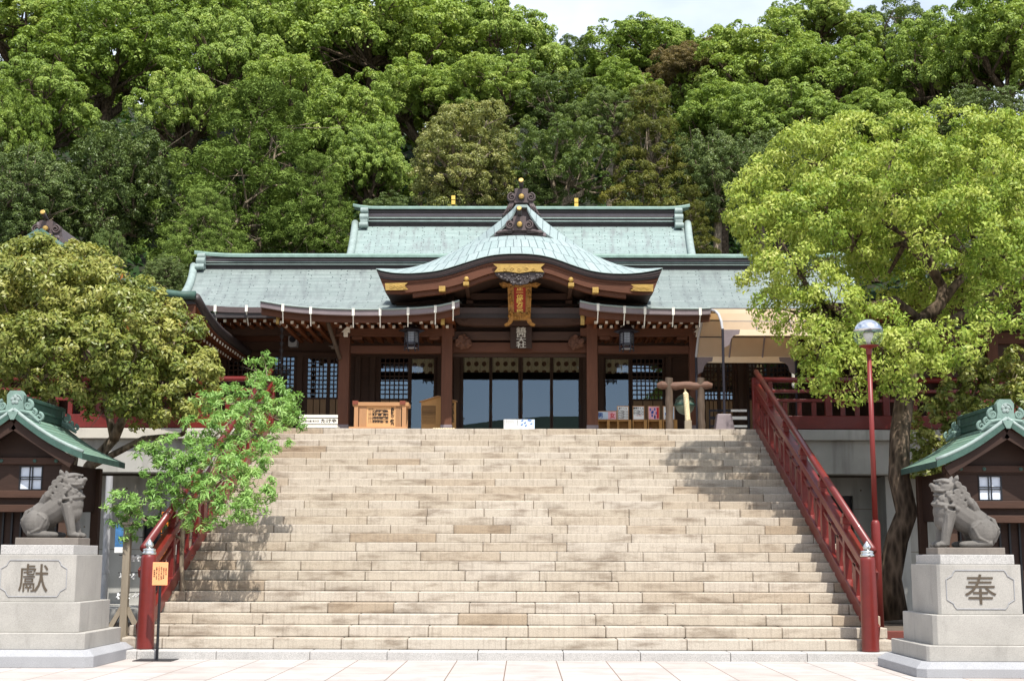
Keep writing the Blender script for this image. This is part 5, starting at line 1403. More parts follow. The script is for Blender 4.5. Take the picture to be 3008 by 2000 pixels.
def lion(f, cx_, cy_, z0, zs, label, mouth):
    """f = +1 faces +x. seated stone lion"""
    t = thing('guardian_lion', label, 'statue', (cx_, cy_, z0))
    mb = MB(); mb.box(cx_-.43, cx_+.43, cy_-.26, cy_+.26, z0, zs); mb.build('slab', M['lion_slab'], t, bevel=.008)
    z = zs; X = lambda a: cx_+f*a
    mb = MB()
    def B(x, yy, h, r, nu=16, nv=11): mb.ball((X(x), cy_+yy, z+h), r, 0, nu, nv)
    def T(pts, rad, n=10): mb.tube([(X(a), cy_+b, z+c) for a, b, c in pts], rad, n)
    # haunches, trunk, chest
    for sy in (-1, 1):
        B(-.20, sy*.12, .20, (.185, .11, .185)); T([(-.30, sy*.15, .06), (-.10, sy*.16, .045), (.05, sy*.16, .04)], [.05, .05, .045])
        B(.06, sy*.16, .04, (.065, .055, .04)); B(-.12, sy*.17, .22, (.10, .06, .13))
        T([(-.16, sy*.20, .33), (-.05, sy*.215, .25), (-.12, sy*.215, .12), (-.24, sy*.2, .07)], [.015, .02, .02, .012], 7)
        # front legs
        T([(.20, sy*.11, .47), (.235, sy*.115, .30), (.275, sy*.115, .14), (.29, sy*.115, .03)], [.095, .075, .062, .06]); B(.325, sy*.115, .04, (.09, .062, .04))
        for k in range(3): B(.385, sy*.115+(k-1)*.036, .03, (.03, .018, .026), 8, 6)
        for k in range(9): B(.175+.016*k, sy*.125, .36-.036*k, .026, 8, 6)
        T([(.25, sy*.18, .42), (.265, sy*.178, .26), (.285, sy*.17, .12)], [.018, .014, .01], 6)
    T([(-.27, 0, .16), (-.16, 0, .30), (.0, 0, .40), (.14, 0, .50)], [.15, .19, .20, .19], 16)
    B(.24, 0, .46, (.15, .165, .17)); B(.28, 0, .36, (.10, .13, .14)); B(-.30, 0, .12, (.10, .12, .12))
    # tail lying on the back
    T([(-.36, 0, .08), (-.40, 0, .20), (-.36, 0, .34), (-.29, 0, .40)], [.05, .07, .06, .03]); 
    for k in range(4): T([(-.36, (k-1.5)*.05, .12), (-.41, (k-1.5)*.06, .24), (-.33, (k-1.5)*.05, .38)], [.02, .028, .015], 7)
    # mane and head
    B(.10, 0, .62, (.18, .165, .18)); B(.02, 0, .55, (.14, .16, .16)); B(.18, 0, .66, (.14, .145, .16)); B(.25, 0, .56, (.13, .15, .11))
    hx, hh = .20, .775
    B(hx, 0, hh, (.145, .135, .115)); B(hx+.12, 0, hh-.01, (.085, .095, .06)); B(hx+.03, 0, hh+.075, (.12, .11, .045))
    if mouth: B(hx+.10, 0, hh-.095, (.085, .08, .03))
    else: B(hx+.10, 0, hh-.075, (.09, .085, .035))
    B(hx+.195, 0, hh+.03, (.035, .055, .03), 10, 8)
    for sy in (-1, 1):
        B(hx+.10, sy*.082, hh+.045, (.032, .022, .026), 10, 8); T([(hx+.15, sy*.05, hh+.085), (hx+.08, sy*.1, hh+.085), (hx+.0, sy*.125, hh+.06)], [.018, .024, .014], 7)
        B(hx+.19, sy*.035, hh+.018, .022, 8, 6); T([(hx+.18, sy*.06, hh-.035), (hx+.09, sy*.105, hh-.05), (hx+.0, sy*.125, hh-.03)], [.016, .018, .012], 7)
        # ear
        T([(hx-.08, sy*.09, hh+.07), (hx-.10, sy*.12, hh+.12), (hx-.115, sy*.12, hh+.155)], [.04, .032, .008], 8)
        # curls of the mane
        for k, (a, h, rr) in enumerate(((.10,.80,.04),(.04,.74,.045),(.12,.70,.042),(.0,.66,.048),(.08,.62,.05),(.17,.63,.042),(.25,.60,.04),(.05,.54,.05),(.14,.55,.045),(.30,.63,.035),(.22,.68,.035),(-.05,.58,.05),(.33,.575,.035))):
            yy = sy*(.145 if a < .2 else .135-.5*(a-.2)); 
            c = (X(a), cy_+yy, z+h); n = 16
            mb.tube([(c[0]+rr*(1-.7*i/n)*math.cos(i*.8)*f, c[1]+sy*.024, c[2]+rr*(1-.7*i/n)*math.sin(i*.8)) for i in range(n+1)], [.0165]*(n+1), 6)
            B(a, yy*.88, h, (rr*1.15, .045, rr*1.15), 12, 8)
        # locks flowing down behind
        for k in range(5): T([(.0-.03*k, sy*(.15-.02*k), .66-.02*k), (-.06-.025*k, sy*(.17-.02*k), .56-.02*k), (-.10-.03*k, sy*(.165-.025*k), .47-.01*k)], [.035, .036, .008], 8)
        T([(.40, 0, .565), (.33, sy*.13, .545), (.16, sy*.19, .53)], [.02, .022, .018], 7)
        B(.13, sy*.19, .49, (.03, .022, .032), 8, 6); B(.27, sy*.165, .505, (.024, .02, .028), 8, 6)
    for k in range(4): T([(.06-.06*k, 0, .80-.07*k), (-.02-.05*k, 0, .74-.08*k), (-.06-.045*k, 0, .64-.08*k)], [.035, .04, .01], 8)
    mb.build('lion_body', M['carved'], t, remesh=.009)
c = pedestal(-1, '獻', 'stepped pale granite pedestal carved with a dedication character, left of the stairs')
lion(1, c[0]+.02, c[1]+.02, c[2], c[3], 'seated stone guardian lion with pricked ear facing right on the left pedestal', 0)
c = pedestal(1, '奉', 'stepped pale granite pedestal carved with a dedication character, right of the stairs')
lion(-1, c[0]+.03, c[1]+.02, c[2], c[3], 'seated stone guardian lion with open mouth facing left on the right pedestal', 1)

# ------------------------------------------------------------------ small gabled booths
def booth(s, label):
    if s < 0: ap, ec = (38, 1205), (242, 1330); oc = 54
    else: ap, ec = (2960, 1231), (2752, 1353); oc = 2960
    Yf, Yb = 2.0, 4.4
    a, e = F(ap[0]/K, ap[1]/K, Yf), F(ec[0]/K, ec[1]/K, Yf)
    hw = abs(e.x-a.x); ax = a.x; gz = 0.0
    t = thing('gabled_booth', label, 'booth', (ax, (Yf+Yb)/2, gz))
    prof = lambda q: a.z+(e.z-a.z)*(q+.10*math.sin(math.pi*q)*1.0)
    for sd in (-1, 1):
        rows_ = [[Vector((ax+sd*hw*q, y, prof(q))) for y in np.linspace(Yf, Yb, 9)] for q in np.linspace(0, 1, 9)]
        mb = MB(); mb.sheet(rows_, .10, 0, 1, 2); rf = mb.build('roof', [M['copper_booth'], M['patina_dark'], M['darkwood']], t)
        mb = MB(); mb.tube([r[0]+Vector((0,.03,.02)) for r in rows_], .035, 8); mb.build('verge_roll', M['patina_light'], rf, smooth=True)
        b0, b1 = rows_[0][0], rows_[-1][0]
        mb = MB(); p0, p1 = b0+Vector((0,.10,-.22)), b1+Vector((-sd*.18,.10,-.16)); mb.beam(p0, p1, .06, .16); mb.build('bargeboard', M['blackwood'], rf)
    mb = MB(); mb.box(ax-.10, ax+.10, Yf+.1, Yb-.25, a.z-.05, a.z+.22); mb.box(ax-.13, ax+.13, Yf+.1, Yb-.22, a.z+.2, a.z+.26); mb.box(ax-.12, ax+.12, Yf+.1, Yb-.2, a.z+.05, a.z+.09); rg = mb.build('ridge', M['patina_dark'], t, bevel=.01)
    def orn(Y, sc, name):
        mb = MB(); pr = [(-.16,-.02),(.16,-.02),(.13,.10),(.14,.24),(.09,.31),(-.09,.31),(-.14,.24),(-.13,.10)]
        mb.prism([(ax+x_*sc, a.z+.02+z_*sc) for x_, z_ in pr], Y-.05, Y+.07)
        for sd in (-1, 1):
            for (dx, dz, r, tu) in ((.21, .09, .085, .028), (.22, .09, .04, .02), (.40, -.10, .07, .026), (.30, -.03, .06, .026)):
                mb.spiral((ax+sd*dx*sc, Y-.03, a.z+dz*sc), r*sc, 1.3, tu*sc, flip=-sd, start=math.pi/2)
            mb.tube([(ax+sd*.08*sc, Y-.03, a.z+.0), (ax+sd*.24*sc, Y-.04, a.z-.03*sc), (ax+sd*.40*sc, Y-.03, a.z-.17*sc)], [.03, .04, .03], 8)
            mb.tube([(ax+sd*.10*sc, Y-.02, a.z-.04), (ax+sd*.26*sc, Y-.03, a.z-.10*sc), (ax+sd*.42*sc, Y-.02, a.z-.2*sc)], [.02, .03, .02], 8)
        o = mb.build(name, M['patina'], rg, bevel=.008)
        mb = MB()
        for k in range(5): an = math.pi/2+k*2*math.pi/5; mb.ball((ax+.045*sc*math.cos(an), Y-.055, a.z+.02+.16*sc+.045*sc*math.sin(an)), (.032*sc, .012, .032*sc), 0, 9, 6)
        mb.spiral((ax, Y-.05, a.z+.02+.16*sc), .10*sc, .98, .012, start=0); mb.build('flower_crest', M['patina_light'], o)
    orn(Yf+.12, 1.0, 'ridge_ornament'); orn(Yb-.28, .85, 'ridge_ornament')
    # apex fitting
    mb = MB(); mb.prism([(ax-.09, a.z-.02), (ax+.09, a.z-.02), (ax+.03, a.z-.15), (ax-.03, a.z-.15)], Yf-.015, Yf-.002); mb.build('gable_fitting', M['patina'], t)
    # walls
    w = hw-.32 if s > 0 else hw-.38; yf, yb = Yf+.42, Yb-.35; zt = e.z-.14
    zwin0, zwin1 = F(1200, (1443 if s < 0 else 1466)/K, yf).z, F(1200, (1372 if s < 0 else 1393)/K, yf).z
    wc = F((76 if s < 0 else 2920)/K, 1300, yf).x; ww = .19
    mb = MB(); zs = zwin0-.30
    mb.box(ax-w, wc-ww, yf, yf+.05, zs, zt); mb.box(wc+ww, ax+w, yf, yf+.05, zs, zt); mb.box(wc-ww, wc+ww, yf, yf+.05, zwin1, zt); mb.box(wc-ww, wc+ww, yf, yf+.05, zs, zwin0)
    mb.box(ax-w, ax-w+.05, yf+.05, yb, zs, zt); mb.box(ax+w-.05, ax+w, yf+.05, yb, zs, zt); mb.box(ax-w, ax+w, yb, yb+.05, zs, zt)
    mb.prism([(ax-w, zt+.01), (ax+w, zt+.01), (ax, a.z-.2)], yf+.03, yf+.06)
    mb.build('timber_wall', M['blackwood'], t)
    mb = MB(); mb.box(wc-ww+.0, wc+ww, yf+.02, yf+.03, zwin0, zwin1); wn = mb.build('window', M['paperscreen'], t)
    mb = MB(); f = .018
    for xx in (wc-ww, wc+ww-f): mb.box(xx, xx+f, yf-.012, yf+.019, zwin0, zwin1)
    for zz in (zwin0, zwin1-f): mb.box(wc-ww+f, wc+ww-f, yf-.012, yf+.019, zz, zz+f)
    for xx in (-.028, .016): mb.box(wc+xx, wc+xx+.012, yf-.008, yf+.018, zwin0+f, zwin1-f)
    zm = (zwin0+zwin1)/2
    for xx in (-.024, .012): mb.box(wc-ww+f, wc+ww-f, yf-.006, yf+.016, zm+xx, zm+xx+.012)
    mb.build('window_bars', M['black'], wn)
    for z_, h_, dp, mat in ((zt-.02, .11, .06, 'darkwood'), (zwin1+.02, .05, .03, 'blackwood'), (zwin0-.13, .12, .10, 'darkwood'), (zwin0-.36, .12, .14, 'darkwood')):
        mb = MB(); mb.box(ax-w-.12, ax+w+.12, yf-dp, yf-.002, z_, z_+h_); mb.build('beam', M[mat], t, bevel=.008)
    for sd in (-1, 1):
        mb = MB(); mb.box(ax+sd*w-.07, ax+sd*w+.07, yf-.05, yf+.09, gz, zt+.02); mb.build('post', M['darkwoodz'], t, bevel=.008)
        mb = MB(); mb.box(ax+sd*w-.07, ax+sd*w+.07, yb-.05, yb+.09, gz, zt+.02); mb.build('post', M['darkwoodz'], t, bevel=.008)
        for q in (.35, .8): mb = MB(); mb.lathe([(.03, 0), (.03, .012), (.012, .02)], (ax+sd*w*q, yf-.062, zt+.035), 12, axis=(0,-1,0)); mb.build('nail_cover', M['patina_dark'], t)
    # lower store front, dark grille
    mb = MB(); mb.box(ax-w+.1, ax+w-.1, yf+.25, yf+.3, gz, zs); mb.build('lower_screen', M['blackwood'], t)
    for k in range(9):
        xx = ax-w+.2+(2*w-.4)*k/8; mb = MB(); mb.box(xx-.015, xx+.015, yf+.21, yf+.245, gz+.1, zs); mb.build('screen_bar', M['black'], t)
    mb = MB(); mb.box(ax-w-.05, ax+w+.05, yf-.02, yb+.1, -.1, gz+.12); mb.build('stone_sill', M['kerb'], t, bevel=.01)
booth(-1, 'small booth with green copper gabled roof behind the left stone lion')
booth(1, 'small booth with green copper gabled roof behind the right stone lion')
# ------------------------------------------------------------------ trees
def leaf_object(name, P, Nn, L, Wd, tone, rs, mat, parent=None, droop=0.0, axis=None):
    """many small rhombic leaves; P centres, Nn outward normals"""
    n = len(P)
    r = rs.normal(size=(n, 3)); r -= (r*Nn).sum(1, keepdims=True)*Nn; 
    if axis is not None: r = axis + .35*r
    r[:, 2] -= droop
    a = r/np.maximum(1e-6, np.linalg.norm(r, axis=1, keepdims=True))
    nn = Nn - (Nn*a).sum(1, keepdims=True)*a; nn /= np.maximum(1e-6, np.linalg.norm(nn, axis=1, keepdims=True))
    b = np.cross(nn, a)
    L = L*rs.uniform(.7, 1.3, (n, 1)); Wd = Wd*rs.uniform(.75, 1.25, (n, 1))
    v = np.empty((n, 4, 3), np.float32)
    v[:, 0] = P - a*L/2; v[:, 2] = P + a*L/2 - nn*L*.10
    v[:, 1] = P + b*Wd/2 + nn*Wd*.14 + a*L*.04; v[:, 3] = P - b*Wd/2 + nn*Wd*.14 + a*L*.04
    me = bpy.data.meshes.new(name)
    me.vertices.add(4*n); me.vertices.foreach_set('co', v.reshape(-1))
    me.loops.add(4*n); me.loops.foreach_set('vertex_index', np.arange(4*n, dtype=np.int32))
    me.polygons.add(n); me.polygons.foreach_set('loop_start', np.arange(0, 4*n, 4, dtype=np.int32)); me.polygons.foreach_set('loop_total', np.full(n, 4, np.int32))
    at = me.attributes.new('tone', 'FLOAT', 'FACE'); at.data.foreach_set('value', np.clip(tone, 0, 1).astype(np.float32))
    me.materials.append(mat); me.update()
    o = bpy.data.objects.new(name, me); COL.objects.link(o); attach(o, parent)
    return o
def unit(rs, n):
    d = rs.normal(size=(n, 3)); return d/np.linalg.norm(d, axis=1, keepdims=True)
def florets(lobes, rs, nsub, rsub, nleaf, up=.35, low=-.35, shell=(.72, 1.05)):
    """lobes (c, r) -> small domed florets on each lobe -> leaf centres, normals, tones"""
    P, Nn, T = [], [], []
    for c, r in lobes:
        k = max(4, int(nsub*(r if np.isscalar(r) else max(r))**2)); d = unit(rs, k*3); d = d[d[:, 2] > low][:k]
        rr = np.array([r]*3 if np.isscalar(r) else r)
        cs = np.array(c) + d*rr*rs.uniform(.80, 1.02, (len(d), 1))
        lt = rs.normal(0, .07)
        for q, dd in zip(cs, d):
            rsb = rsub*rs.uniform(.7, 1.35)
            e = unit(rs, nleaf); e = e + dd*.6 + np.array([0, -.12, up]); e /= np.linalg.norm(e, axis=1, keepdims=True)
            p = q + e*rsb*rs.uniform(shell[0], shell[1], (nleaf, 1))*np.array([1, 1, .8])
            P.append(p); nn = e + np.array([0, -.15, .35]) + .38*rs.normal(size=(nleaf, 3)); Nn.append(nn/np.linalg.norm(nn, axis=1, keepdims=True))
            T.append(np.clip(.52+lt+rs.normal(0, .09)+rs.normal(0, .10, nleaf), 0, 1))
    return np.concatenate(P), np.concatenate(Nn), np.concatenate(T)
def limbs(mb, base, fork, r0, targets, rs, depth=2, twist=.25):
    mb.tube([base, base.lerp(fork, .35)+Vector((rs.normal()*.06*r0*6, 0, 0)), base.lerp(fork, .7)+Vector((rs.normal()*.05*r0*6, 0, 0)), fork], [r0*1.35, r0*1.05, r0*.95, r0*.85], 10)
    groups = []
    tg = list(targets); rs.shuffle(tg)
    k = max(3, min(6, len(tg)//4))
    seeds = tg[:k]
    for s in seeds: groups.append([])
    for t in tg: groups[int(np.argmin([np.linalg.norm(np.array(t)-np.array(s)) for s in seeds]))].append(t)
    for gset in groups:
        if not gset: continue
        c = Vector(np.mean(np.array(gset), axis=0)); m = fork.lerp(c, .55); m.z -= (c-fork).length*.06
        m += Vector(rs.normal(size=3))*(c-fork).length*.07
        q1 = fork.lerp(m, .5)+Vector(rs.normal(size=3))*(c-fork).length*.05
        mb.tube([fork, q1, m], [r0*.70, r0*.55, r0*.46], 7)
        for t in gset:
            t = Vector(t); e = m.lerp(t, .5)+Vector(rs.normal(size=3))*(t-m).length*.12
            mb.tube([m, e, m.lerp(t, .97)], [r0*.34, r0*.22, r0*.09], 6)
            for _ in range(2):
                f_ = e.lerp(t, rs.uniform(.2, .8)); g_ = f_+Vector(rs.normal(size=3))*.28*(t-m).length
                mb.tube([f_, f_.lerp(g_, .5)+Vector(rs.normal(size=3))*.04, g_], [r0*.10, r0*.07, r0*.02], 5)
def dome(rs, n, R, H, low=-.3, jit=.12, inner=5, rl=(1.1, 1.9)):
    out = []; ga = math.pi*(3-5**.5)
    for i in range(n):
        z = 1-(1-low)*(i+.5)/n; r = math.sqrt(max(0, 1-z*z)); a = i*ga
        d = np.array([r*math.cos(a), r*math.sin(a), z])+rs.normal(0, jit, 3)
        out.append((d*np.array([R, R, H])*rs.uniform(.62, .86), rs.uniform(*rl)))
    for i in range(inner): out.append((rs.normal(0, .3, 3)*np.array([R, R, H])*.6, rs.uniform(*rl)))
    return out
HC = 9.0
PROTO = {}
def proto_tree(kind, seed, lobes, mat, bark, nsub, rsub, nleaf, L, Wd, trunk_r=.42, fork=-2.6, **kw):
    rs = np.random.RandomState(seed)
    P, Nn, T = florets(lobes, rs, nsub, rsub, nleaf, **kw)
    P = P + np.array([0, 0, HC])
    PROTO.setdefault(kind, []).append((P, Nn, T, L, Wd, mat, bark, [(c[0], c[1], c[2]+HC) for c, r in lobes], trunk_r, fork, seed))
_MESH = {}
def spawn(kind, idx, name, label, group, loc, sc, rot):
    key = (kind, idx % len(PROTO[kind]))
    root = thing(name, label, 'tree', loc, group)
    root.rotation_euler = (0, 0, rot); root.scale = sc
    if key not in _MESH:
        P, Nn, T, L, Wd, mat, bark, tg, tr, fork, seed = PROTO[kind][key[1]]
        rs = np.random.RandomState(seed+99)
        crown = leaf_object('crown', P, Nn, L, Wd, T, rs, mat)
        mb = MB(); limbs(mb, Vector((0, 0, -7)), Vector((rs.normal()*.3, rs.normal()*.3, HC+fork)), tr, tg, rs)
        v = mb.build('trunk', bark, None); v.data.transform(Matrix.Translation(v.location)); v.location = (0, 0, 0)
        _MESH[key] = (crown.data, v.data, v); 
        for o in (crown, v): o.parent = root; o.location = (0, 0, 0)
    else:
        a, b, _ = _MESH[key]
        for nm, me in (('crown', a), ('trunk', b)):
            o = bpy.data.objects.new(nm, me); COL.objects.link(o); o.parent = root
    return root
rs0 = np.random.RandomState(11)
for k in range(4):
    proto_tree('camphor', 20+k, dome(np.random.RandomState(40+k), 38, 5.0, 3.9, -.45, .15, 6, (.85, 1.6)), M['leaf_camphor'], M['bark_dark'], 11.5, .40, 88, .185, .105, low=-.25)
for k in range(2):
    proto_tree('evergreen', 50+k, dome(np.random.RandomState(60+k), 40, 4.2, 4.8, -.75, .12, 8, (1.0, 1.5)), M['leaf_glossy'], M['bark_grey'], 12, .38, 76, .19, .09, low=-.8, up=.15)
for k in range(2):
    proto_tree('olive', 70+k, dome(np.random.RandomState(80+k), 42, 4.0, 5.0, -.8, .10, 8, (.9, 1.5)), M['leaf_olive'], M['bark_grey'], 12, .36, 80, .17, .085, low=-.6, up=.2)
for k in range(2):
    proto_tree('green', 90+k, dome(np.random.RandomState(100+k), 34, 4.6, 3.6, -.6, .16, 6, (.8, 1.5)), M['leaf_green'], M['bark_grey'], 12, .36, 74, .19, .09, low=-.2, up=.3)
proto_tree('bronze', 110, dome(np.random.RandomState(111), 30, 4.4, 3.4, -.5, .12, 6, (1.0, 1.5)), M['leaf_brown'], M['bark_dark'], 12, .38, 74, .18, .09)
def tiers(seed, H, R, n, per, flat=.5):
    rs = np.random.RandomState(seed); out = []
    for i in range(n):
        t = i/(n-1); z = -H*.75+1.75*H*t; rad = R*(1-t)**.75*(.85+.3*rs.rand())
        m_ = max(2, int(per*(1-t*.75)))
        for j in range(m_):
            a = 2*math.pi*j/m_+rs.uniform(-.3, .3)+i; out.append((np.array([rad*math.cos(a), rad*math.sin(a), z+rs.normal(0, .25)]), np.array([1.15, 1.15, flat])*rs.uniform(.75, 1.2)))
        out.append((np.array([0, 0, z]), np.array([1.0, 1.0, .7])*(1.1-t*.5)))
    return out
for k in range(2):
    proto_tree('cypress', 120+k, tiers(130+k, 5.2, 3.7, 10, 9, .62), M['leaf_conifer'], M['bark_grey'], 14, .36, 66, .20, .06, trunk_r=.3, low=-.7, up=-.05, shell=(.5, 1.1))
proto_tree('pine', 140, tiers(141, 5.0, 3.2, 9, 7, .45), M['leaf_pine'], M['bark_grey'], 13, .36, 60, .26, .05, trunk_r=.3, low=-.3, up=.2, shell=(.4, 1.1))

FOREST = [  # kind, u, v of crown centre, D, half width px, half height px, name, label
 # high back row against the sky
 ('camphor', 40, 60, 70, 190, 120, 'dark-limbed camphor tree at the far upper left of the wood'),
 ('camphor', 235, 130, 66, 190, 150, 'broad shady camphor tree in the upper left of the wood'),
 ('camphor', 380, 40, 76, 150, 130, 'pale camphor tree at the top of the wood, upper left'),
 ('camphor', 500, 150, 72, 130, 140, 'camphor tree with open dark fork above the cypress'),
 ('camphor', 560, 10, 86, 120, 100, 'feathery camphor treetop with sky showing beside it'),
 ('camphor', 690, 70, 82, 150, 150, 'tall camphor tree with bare fork left of the largest one'),
 ('camphor', 860, 90, 78, 210, 170, 'largest bright camphor tree with fanned limbs above the rear roof'),
 ('camphor', 1040, 60, 84, 150, 120, 'bright camphor tree behind the largest one, under the open sky'),
 ('camphor', 1170, 140, 80, 150, 140, 'bright camphor tree with domed top left of the sky gap'),
 ('green', 1345, 150, 84, 75, 75, 'small mid-green tree in the dip of the skyline'),
 ('camphor', 1500, 130, 82, 160, 105, 'round-topped camphor tree right of the dip in the skyline'),
 ('bronze', 1590, 150, 70, 85, 65, 'bronze-leaved tree set among bright camphors'),
 ('camphor', 1730, 170, 70, 165, 130, 'bright camphor tree with forked dark limbs right of the bronze tree'),
 ('camphor', 1890, 55, 80, 120, 85, 'tall thin-topped camphor tree standing above the skyline'),
 ('camphor', 1900, 190, 68, 150, 120, 'bright camphor tree above the big yellow-green one'),
 ('green', 2060, 95, 84, 120, 90, 'dark green tree on the skyline toward the upper right'),
 ('camphor', 2180, 150, 66, 140, 130, 'camphor tree with long dark boughs at the upper right'),
 ('camphor', 2310, 90, 62, 150, 150, 'camphor tree at the far upper right corner of the wood'),
 ('green', 2040, 215, 70, 110, 70, 'low olive-green tree below the dark skyline tree at right'),
 ('bronze', 2110, 215, 76, 70, 50, 'reddish small tree half hidden at the upper right'),
 ('camphor', 140, 215, 92, 150, 120, 'dim camphor tree glimpsed behind the broad shady one at upper left'),
 ('camphor', 950, 210, 96, 170, 130, 'camphor tree filling the gap behind the largest bright one'),
 ('camphor', 620, 160, 94, 150, 120, 'camphor tree glimpsed between the bare forks at upper left'),
 ('camphor', 1640, 190, 92, 150, 110, 'camphor tree glimpsed behind the bronze-leaved one'),
 # middle rows
 ('camphor', 90, 270, 56, 130, 120, 'pale camphor bough tree at the left edge above the dark glossy tree'),
 ('camphor', 20, 330, 52, 90, 130, 'yellowish camphor tree at the left edge, low down'),
 ('camphor', 430, 250, 62, 110, 110, 'shaded camphor tree left of the tall cypress'),
 ('camphor', 660, 230, 66, 130, 110, 'camphor tree with narrow crown right behind the cypress'),
 ('camphor', 790, 290, 60, 130, 130, 'deep camphor tree between cypress and dense olive tree'),
 ('camphor', 850, 400, 54, 100, 110, 'low camphor tree over the left end of the rear roof'),
 ('camphor', 960, 230, 68, 130, 110, 'camphor tree behind the dense olive-green tree'),
 ('camphor', 1130, 215, 66, 130, 90, 'twisted-limbed camphor tree above the olive-green tree'),
 ('green', 1290, 240, 66, 110, 80, 'brownish-green layered tree below the skyline dip'),
 ('camphor', 1420, 220, 66, 110, 80, 'camphor tree below the round-topped one'),
 ('camphor', 1800, 285, 58, 150, 110, 'wide camphor tree with sweeping low boughs above the big bright tree'),
 ('camphor', 1660, 270, 60, 110, 85, 'camphor tree beneath the bronze-leaved one'),
 ('camphor', 2000, 300, 56, 120, 80, 'camphor tree peeping over the top of the big bright tree'),
 ('evergreen', 2250, 300, 54, 130, 90, 'dark tree behind the right shoulder of the big bright tree'),
 # front row just behind the roofs
 ('evergreen', 275, 440, 48, 135, 155, 'dark glossy rounded evergreen above the left tree'),
 ('evergreen', 60, 470, 46, 120, 130, 'dark evergreen at the left edge beside the roof ornament'),
 ('green', 250, 590, 40, 45, 60, 'small bright bush behind the left roof ornament'),
 ('cypress', 590, 400, 48, 195, 200, 'tall dark cypress with drooping sprays above the left roof ridge'),
 ('cypress', 470, 560, 42, 100, 110, 'shorter cypress low behind the left end of the main roof'),
 ('cypress', 720, 470, 46, 90, 110, 'feathery cypress beside the left corner of the rear roof'),
 ('evergreen', 380, 640, 38, 55, 50, 'small dull evergreen at the left tip of the main roof'),
 ('olive', 1075, 370, 46, 128, 150, 'dense olive-tinted rounded tree above the rear roof'),
 ('green', 1300, 380, 46, 115, 105, 'layered grey-green tree right of the gilded crest rod'),
 ('pine', 1500, 370, 46, 105, 145, 'golden-brown pine tree above the right end of the rear roof'),
 ('pine', 1590, 510, 42, 50, 70, 'low golden pine beside the right corner of the rear roof'),
 ('evergreen', 1640, 420, 50, 105, 120, 'dark evergreen left of the big bright tree'),
 ('green', 1400, 280, 56, 90, 70, 'dark green tree between the layered tree and the pine'),
 ('evergreen', 1230, 470, 50, 70, 60, 'dark evergreen low behind the roof crest'),
 ('evergreen', 900, 520, 46, 90, 70, 'dark evergreen filling the gap left of the olive-tinted tree'),
 ('evergreen', 1760, 420, 48, 110, 110, 'dark evergreen hidden behind the left flank of the big bright tree'),
]
for k, (kind, u, v, D, hw, hh, label) in enumerate(FOREST):
    D = D+7 if D < 50 else D+3; c = F(u, v+(.27*hh if D > 60 else .1*hh), D-20); R0, H0 = {'camphor': (5.6, 4.6), 'evergreen': (5.0, 5.4), 'olive': (4.8, 5.6), 'green': (5.2, 4.2), 'bronze': (5.0, 4.1), 'cypress': (4.6, 5.8), 'pine': (4.1, 5.4)}[kind]
    px = FPX/D/K
    s1, s2 = hw/px/R0*1.25, hh/px/H0*1.3
    name = {'camphor': 'camphor_tree', 'evergreen': 'evergreen_tree', 'olive': 'olive_green_tree', 'green': 'broadleaf_tree', 'bronze': 'bronze_leaved_tree', 'cypress': 'cypress_tree', 'pine': 'pine_tree'}[kind]
    spawn(kind, k, name, label, 'trees of the hillside wood', (c.x, c.y, c.z-HC*s2), (s1, s1, s2), (k*2.399) % 6.283)
# undergrowth over the hillside
rs = np.random.RandomState(3); n = 26000
xs = rs.uniform(-45, 42, n); ys = 25+rs.rand(n)**1.3*50
zs = np.array([hill_z(a, b) for a, b in zip(xs, ys)])+rs.rand(n)*1.6
nn = unit(rs, n); nn[:, 2] = np.abs(nn[:, 2])+.5; nn[:, 1] -= .5; nn /= np.linalg.norm(nn, axis=1, keepdims=True)
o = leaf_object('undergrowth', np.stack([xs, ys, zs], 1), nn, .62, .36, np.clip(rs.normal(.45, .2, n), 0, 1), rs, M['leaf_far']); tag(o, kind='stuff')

# --- the near trees, lobes placed to their own outlines
def near_tree(name, label, cat, base, fork_pts, lobes_px, Y, mat, bark, nsub, rsub, nleaf, L, Wd, r0, seed, droop=0.0, low=-.6, up=.25, depth=1.6, back=True, tone_shift=0.0, shell=(.6, 1.05)):
    rs = np.random.RandomState(seed)
    root = thing(name, label, cat, base)
    lobes = []
    for (u, v, r, dy) in lobes_px:
        c = F(u, v, Y+dy); rr = 1.08*r*K/FPX*(Y+dy-EYE.y); lobes.append((np.array(c), rr))
    P, Nn, T = florets(lobes, rs, nsub, rsub, nleaf, low=low, up=up, shell=shell)
    leaf_object('crown', P, Nn, L, Wd, T+tone_shift, rs, mat, root, droop)
    mb = MB(); b = Vector(base)
    for fp in fork_pts:
        pts = [F(u, v, Y+dy) for u, v, r, dy in fp]; mb.tube(pts, [r for _, _, r, _ in fp], 12)
    ends = [F(fp[-1][0], fp[-1][1], Y+fp[-1][3]) for fp in fork_pts]
    for c, r in lobes:
        c = Vector(c); e = min(ends, key=lambda q: (q-c).length)
        m_ = e.lerp(c, .5)+Vector(rs.normal(size=3))*(c-e).length*.10; m_.z -= .05*(c-e).length
        mb.tube([e, m_, c], [r0*.26, r0*.17, r0*.07], 7)
        for _ in range(3):
            f_ = m_.lerp(c, rs.uniform(.2, 1)); g_ = f_+Vector(rs.normal(size=3))*r*.7; mb.tube([f_, f_.lerp(g_, .5)+Vector(rs.normal(size=3))*.03, g_], [r0*.08, r0*.05, r0*.02], 5)
    mb.build('trunk', bark, root, smooth=True)
    return root
YTR = 5.8
